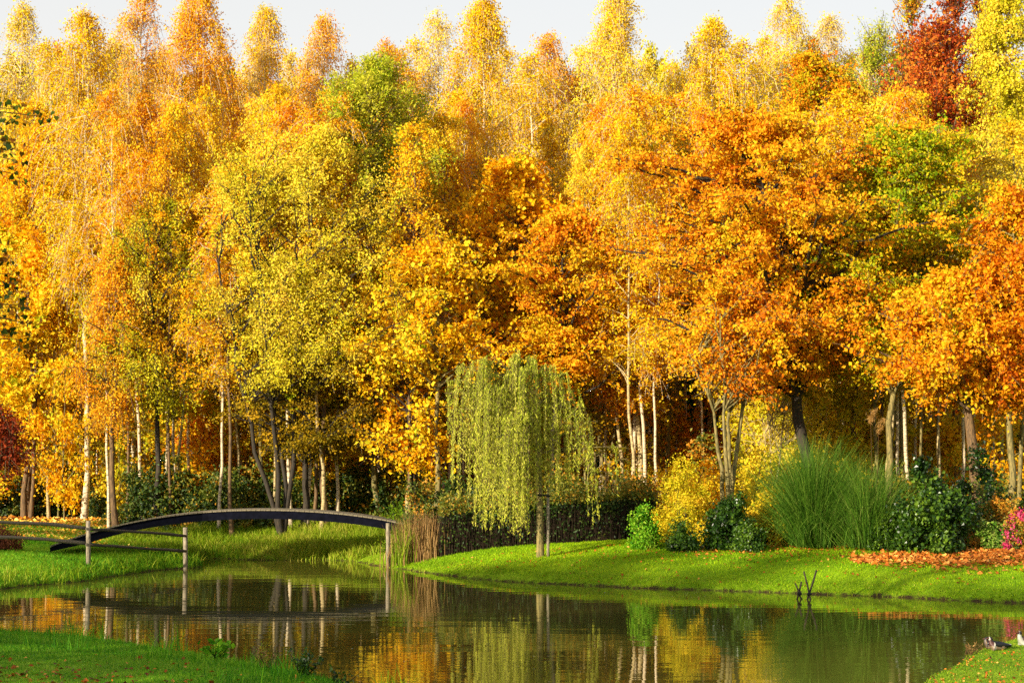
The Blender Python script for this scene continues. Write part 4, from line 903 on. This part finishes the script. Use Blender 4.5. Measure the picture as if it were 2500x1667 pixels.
litterobj('scattered_leaves', x, y, .07, 'litter', 'scattered brown leaves on the right lawn', .35)
x = R.uniform(-5, 16, 3000); y = 55.6 + R.normal(0, .8, 3000) + .0 * x; m = (x > 4.5); x, y = filt(x, y, m)
litterobj('border_leaves', x, y, .08, 'litter', 'brown leaves along the edge of the shrub border', .5)
x = R.uniform(-20, -9.5, 7000); y = R.uniform(61, 75, 7000); m = R.uniform(size=7000) < np.exp(-((x + 14.5) / 3.4) ** 2); x, y = filt(x, y, m)
litterobj('golden_leaf_litter', x, y, .14, 'yellowlitter', 'golden leaf litter under the long white birch', .55)
x = R.normal(-7.6, 2.0, 700); y = R.normal(28.6, 1.4, 700); m = (sdist(x, y) > .5) & (y > 25); x, y = filt(x, y, m)
litterobj('near_fallen_leaves', x, y, .075, 'litter', 'brown leaves lying on the near left bank', .35)
x = R.uniform(5, 9.5, 1100); y = R.uniform(27, 34, 1100); m = sdist(x, y) > .1; x, y = filt(x, y, m)
litterobj('corner_fallen_leaves', x, y, .045, 'litter', 'small brown leaves on the bank under the ducks', .5)
n = 3600; x, y = in_view(n, 27, 64, 1); y = np.where(R.uniform(size=n) < .6, R.uniform(48, 64, n), y); m = (sdist(x, y) < -.15) & (np.sin(x * .6 + y * .25) + R.normal(0, .5, n) > .1); x, y = filt(x, y, m)
n = len(x); V, f = leaves(np.stack([x, y, np.full(n, .006)], 1), R.uniform(.015, .055, n), .7, rdir(n) * np.array([1, 1, 0]), np.tile([0, 0, 1.], (n, 1)), R, 0.0)
tagit(link('floating_leaves', mesh_np('floating_leaves', V, f, 'fleck', np.repeat(R.uniform(0, 1, n), 4))), 'pale specks of leaf floating on the pond', 'floating leaves', None, 'stuff')

# ------------------------------------------------------------------ overhanging linden at the left
def linden():
    rng = np.random.default_rng(31); bx, by = -10.6, 28.4; z0 = g1(bx, by)
    tr, _ = tree_meshes(31, 9.5, 3, 1.7, nleaf=10, limbs=30, twigs=6, bark='bark_dark', rt=.14)
    t = thing('linden_tree', 'linden tree outside the left edge reaching dark heart shaped leaves into view', 'tree', (bx, by, z0))
    base = np.array([bx, by, z0])
    br_, C = [], []
    tg = [((-10, 255), 5.6), ((45, 268), 5.6), ((100, 285), 5.8), ((20, 300), 5.4), ((15, 345), 5), ((30, 390), 5), ((8, 330), 5), ((32, 425), 4.9), ((0, 380), 4.8),
          ((5, 640), 3.6), ((30, 670), 3.6), ((15, 700), 3.5), ((45, 745), 3.5), ((70, 790), 3.4), ((30, 780), 3.3), ((5, 740), 3.3), ((20, 820), 3.2), ((50, 830), 3.2), ((-10, 600), 3.8)]
    for (u, v), hz in tg:
        tp = P(u, v, 30 + rng.uniform(-.3, .3)) - base; st = np.array([0, 0, max(3, tp[2] - rng.uniform(.2, .9))])
        ts = np.linspace(0, 1, 8)[:, None]; pa = (1 - ts) ** 2 * st + 2 * ts * (1 - ts) * ((st + tp) / 2 + np.array([0, 0, .5])) + ts ** 2 * tp
        br_.append(tubes(pa[None], np.linspace(.03, .005, 8)[None], 5))
        C.append(tp + rng.normal(0, 1, (9, 3)) * np.array([.08, .2, .09]))
    V, f = join(br_); me = mesh_np('branches', V, f, 'bark_dark', smooth=True)
    link('trunk', tr, t); link('branches', me, t)
    q = rdir(2600, rng) * (rng.uniform(.3, 1, (2600, 1)) ** .4) * np.array([1.9, 2.2, 3.2]) + np.array([-.2, -.4, 6.2]); C.append(q)
    C = np.concatenate(C); n = len(C)
    # heart shaped leaves: six-cornered, two quads each
    a = rdir(n, rng) + np.array([0, 0, -1.2]); a = unit(a); b = unit(np.cross(a, rdir(n, rng) + np.array([-.3, -.8, .2]))); s = rng.uniform(.06, .105, n)[:, None]
    prof = [(-.42, 0), (-.55, .28), (-.15, .52), (.55, 0), (-.15, -.52), (-.55, -.28)]
    V = np.stack([C + a * s * p + b * s * q_ for p, q_ in prof], 1).reshape(-1, 3)
    i = np.arange(n)[:, None] * 6; F_ = np.concatenate([i + np.array([[0, 1, 2, 3]]), i + np.array([[0, 3, 4, 5]])])
    link('crown', mesh_np('crown', V, F_, 'brown' if False else 'lindenleaf', np.repeat(np.clip(rng.normal(.4, .28, n), 0, 1), 6)), t)
leafmat('lindenleaf', [(28, 48, 10), (62, 78, 14), (110, 72, 16), (140, 75, 20)], transl=.2)
linden()

# ------------------------------------------------------------------ small plants on the near bank
def weed(u, v, H, n, mat, leafs, lab, cat='plant'):
    _seed[0] += 1; rng = np.random.default_rng(_seed[0]); p = G(u, v, .15); x, y = p[0], p[1]; z = g1(x, y)
    t = thing('waterside_plant', lab, cat, (x, y, z))
    k = 9; tips = np.stack([rng.normal(0, .12, k), rng.normal(0, .1, k), H * rng.uniform(.55, 1, k)], 1); ts = np.linspace(0, 1, 5)[None, :, None]
    pa = rng.normal(0, .03, (k, 1, 3)) * np.array([1, 1, 0]) + tips[:, None] * ts
    link('stems', mesh_np('stems', *tubes(pa, np.linspace(.007, .003, 5)[None] * np.ones((k, 1)), 4), 'twigdark' if mat != 'straw' else 'straw', None), t)
    w = rng.integers(0, k, n); c = tips[w] * rng.uniform(.25, 1.05, n)[:, None] + rng.normal(0, .035, (n, 3))
    V, f = leaves(c, leafs * rng.uniform(.6, 1.3, n), .8 if mat != 'straw' else .2, rdir(n, rng) + np.array([0, 0, .4]), rdir(n, rng) + np.array([0, -.4, .6]), rng)
    link('foliage', mesh_np('foliage', V, f, mat, np.repeat(np.clip(rng.normal(.5, .2, n), 0, 1), 4)), t)
weed(745, 1640, .42, 260, 'darkgreen', .06, 'leafy nettle like plant at the near bank edge')
weed(650, 1625, .42, 90, 'straw', .10, 'dry dark seed stalks left of the leafy waterside plant')
weed(830, 1664, .26, 90, 'darkgreen', .055, 'small leafy plant at the tip of the near bank')
weed(530, 1605, .34, 120, 'coolblade', .10, 'grassy tuft on the near bank left of the dry stalks')
weed(2370, 1580, .22, 60, 'straw', .08, 'tuft of dry stalks by the water beside the ducks')

# ------------------------------------------------------------------ ducks
for nm, c in [('duck_black', (20, 20, 28)), ('duck_buff', (120, 98, 76)), ('duck_maroon', (78, 40, 36)), ('duck_white', (170, 166, 156)), ('duck_grey', (84, 70, 62)), ('duck_red', (84, 38, 30)), ('duck_orange', (215, 130, 40))]:
    flat(nm, c, .5)
def duck(label, loc, rz, pal, sc=1.0, head=(-.155, 0, .25), pose=0):
    """sitting duck facing -x. one skinned body; pal(co) picks the plumage of a face"""
    pts = [(.235, 0, .095, .014, .03), (.17, 0, .088, .045, .034), (.09, 0, .085, .07, .062), (.0, 0, .083, .08, .076), (-.075, 0, .092, .074, .078), (-.118, 0, .125, .05, .055), (-.128, 0, .175, .034, .038), tuple(head) + (.04, .043), (head[0] + .012, head[1], head[2] + .012, .034, .034)]
    me = bpy.data.meshes.new('body'); me.from_pydata([p[:3] for p in pts], [(i, i + 1) for i in range(len(pts) - 1)], [])
    tmp = bpy.data.objects.new('tmp', me); COL.objects.link(tmp)
    sk = tmp.modifiers.new('s', 'SKIN'); tmp.modifiers.new('u', 'SUBSURF').levels = 3; tmp.modifiers['u'].render_levels = 3
    for i, p in enumerate(pts): me.skin_vertices[0].data[i].radius = (p[3], p[4])
    me.skin_vertices[0].data[3].use_root = True
    dg = bpy.context.evaluated_depsgraph_get(); out = bpy.data.meshes.new_from_object(tmp.evaluated_get(dg)); bpy.data.objects.remove(tmp)
    names = ['duck_black', 'duck_buff', 'duck_maroon', 'duck_white', 'duck_grey']
    out.materials.clear()
    for n_ in names: out.materials.append(MATS[n_])
    for p in out.polygons:
        p.material_index = names.index(pal(p.center)); p.use_smooth = True
    t = thing('duck', label, 'duck', loc, rz, 'ducks resting on the bank'); t.scale = (sc,) * 3
    b = link('body', out, t)
    hx, hy, hz = head
    # bill: flattened tapering loft
    V, f = tubes(np.array([[(hx - .03, hy, hz + .0), (hx - .055, hy, hz - .008), (hx - .078, hy, hz - .014)]]), np.array([[.017, .012, .009]]), 8)
    V[:, 1] = hy + (V[:, 1] - hy) * 1.25; link('bill', mesh_np('bill', V, f, 'duck_red', smooth=True), t)
    import bmesh
    for s_ in (-1, 1):
        bm = bmesh.new(); bmesh.ops.create_icosphere(bm, subdivisions=2, radius=.0055); bmesh.ops.translate(bm, verts=bm.verts, vec=(hx - .016, hy + s_ * .036, hz + .01))
        m2 = bpy.data.meshes.new('eye'); bm.to_mesh(m2); bm.free(); m2.materials.append(MATS['duck_black']); link('eye', m2, t)
        # folded wing: tapering shell lying on the flank and pointing back to the tail
        n = 10; V = []; F_ = []
        for i in range(n):
            a = i / (n - 1); xx = -.075 + .30 * a; w = .045 * math.sin(math.pi * min(1, a * .8 + .22)) + .006
            zc = .132 - .03 * a
            for (dz, dy) in ((w * .75, -.028), (w * .2, .010), (-w, .004), (-w * .9, -.012)):
                V.append((xx, s_ * (.078 * (1 - .62 * a ** 1.6) + dy), zc + dz))
        for i in range(n - 1):
            for k in range(4): F_.append((4 * i + k, 4 * i + (k + 1) % 4, 4 * i + 4 + (k + 1) % 4, 4 * i + 4 + k))
        link('wing', mesh_np('wing', np.array(V), np.array(F_), 'duck_black', smooth=True), t)
        V, f = tubes(np.array([[(.07, s_ * .035, .0), (.06, s_ * .04, .02), (.05, s_ * .04, .05)]]), np.array([[.012, .01, .012]]), 6)
        link('leg', mesh_np('leg', V, f, 'duck_orange', smooth=True), t)
    return t
def drake(c):
    x, y, z = c
    if z > .215:
        if x < -.15 and z < .245: return 'duck_white'
        if abs(z - .262 - (x + .15) * .5) < .007 and abs(y) > .012: return 'duck_white'
        return 'duck_black'
    if z > .165: return 'duck_white' if (x < -.14 and z > .19) else 'duck_black' if x > -.13 else 'duck_maroon'
    if x < -.085: return 'duck_buff' if z < .09 else 'duck_maroon'
    if -.085 <= x < -.068: return 'duck_white'
    if z > .12: return 'duck_black'
    if x > .12: return 'duck_black' if z < .1 else 'duck_white'
    return 'duck_grey' if z > .085 else 'duck_buff'
def plain(c):
    x, y, z = c
    if z > .18: return 'duck_black'
    if z > .13 and x > -.09: return 'duck_black'
    if x > .1: return 'duck_black'
    return 'duck_grey' if z > .06 else 'duck_buff'
def pale(c):
    x, y, z = c
    if z > .255: return 'duck_white'
    if z > .2: return 'duck_black' if x > -.16 else 'duck_white'
    if x < -.1: return 'duck_white'
    return 'duck_grey' if z > .1 else 'duck_white'
for (u, v, rz, pal, lab, sc, hd) in [(2437, 1587, .12, drake, 'black and buff drake with white face stripes sitting in front on the bank', 1.0, (-.13, 0, .222)),
                                   (2424, 1584, -.45, plain, 'duck with grey breast half hidden behind the drake', .95, (-.10, 0, .20)),
                                   (2503, 1574, .5, pale, 'pale headed duck cut by the right edge', 1.0, (-.115, .0, .235))]:
    p = G(u, v, .22); 
    for _ in range(6): p = G(u, v, g1(p[0], p[1]))
    if sdist(p[0], p[1])[0] < .1: print('duck in water', lab, sdist(p[0], p[1]))
    duck(lab, (p[0], p[1], g1(p[0], p[1]) - .012), rz, pal, sc, hd)
print('objects', len(SC.objects), 'duck at', p)
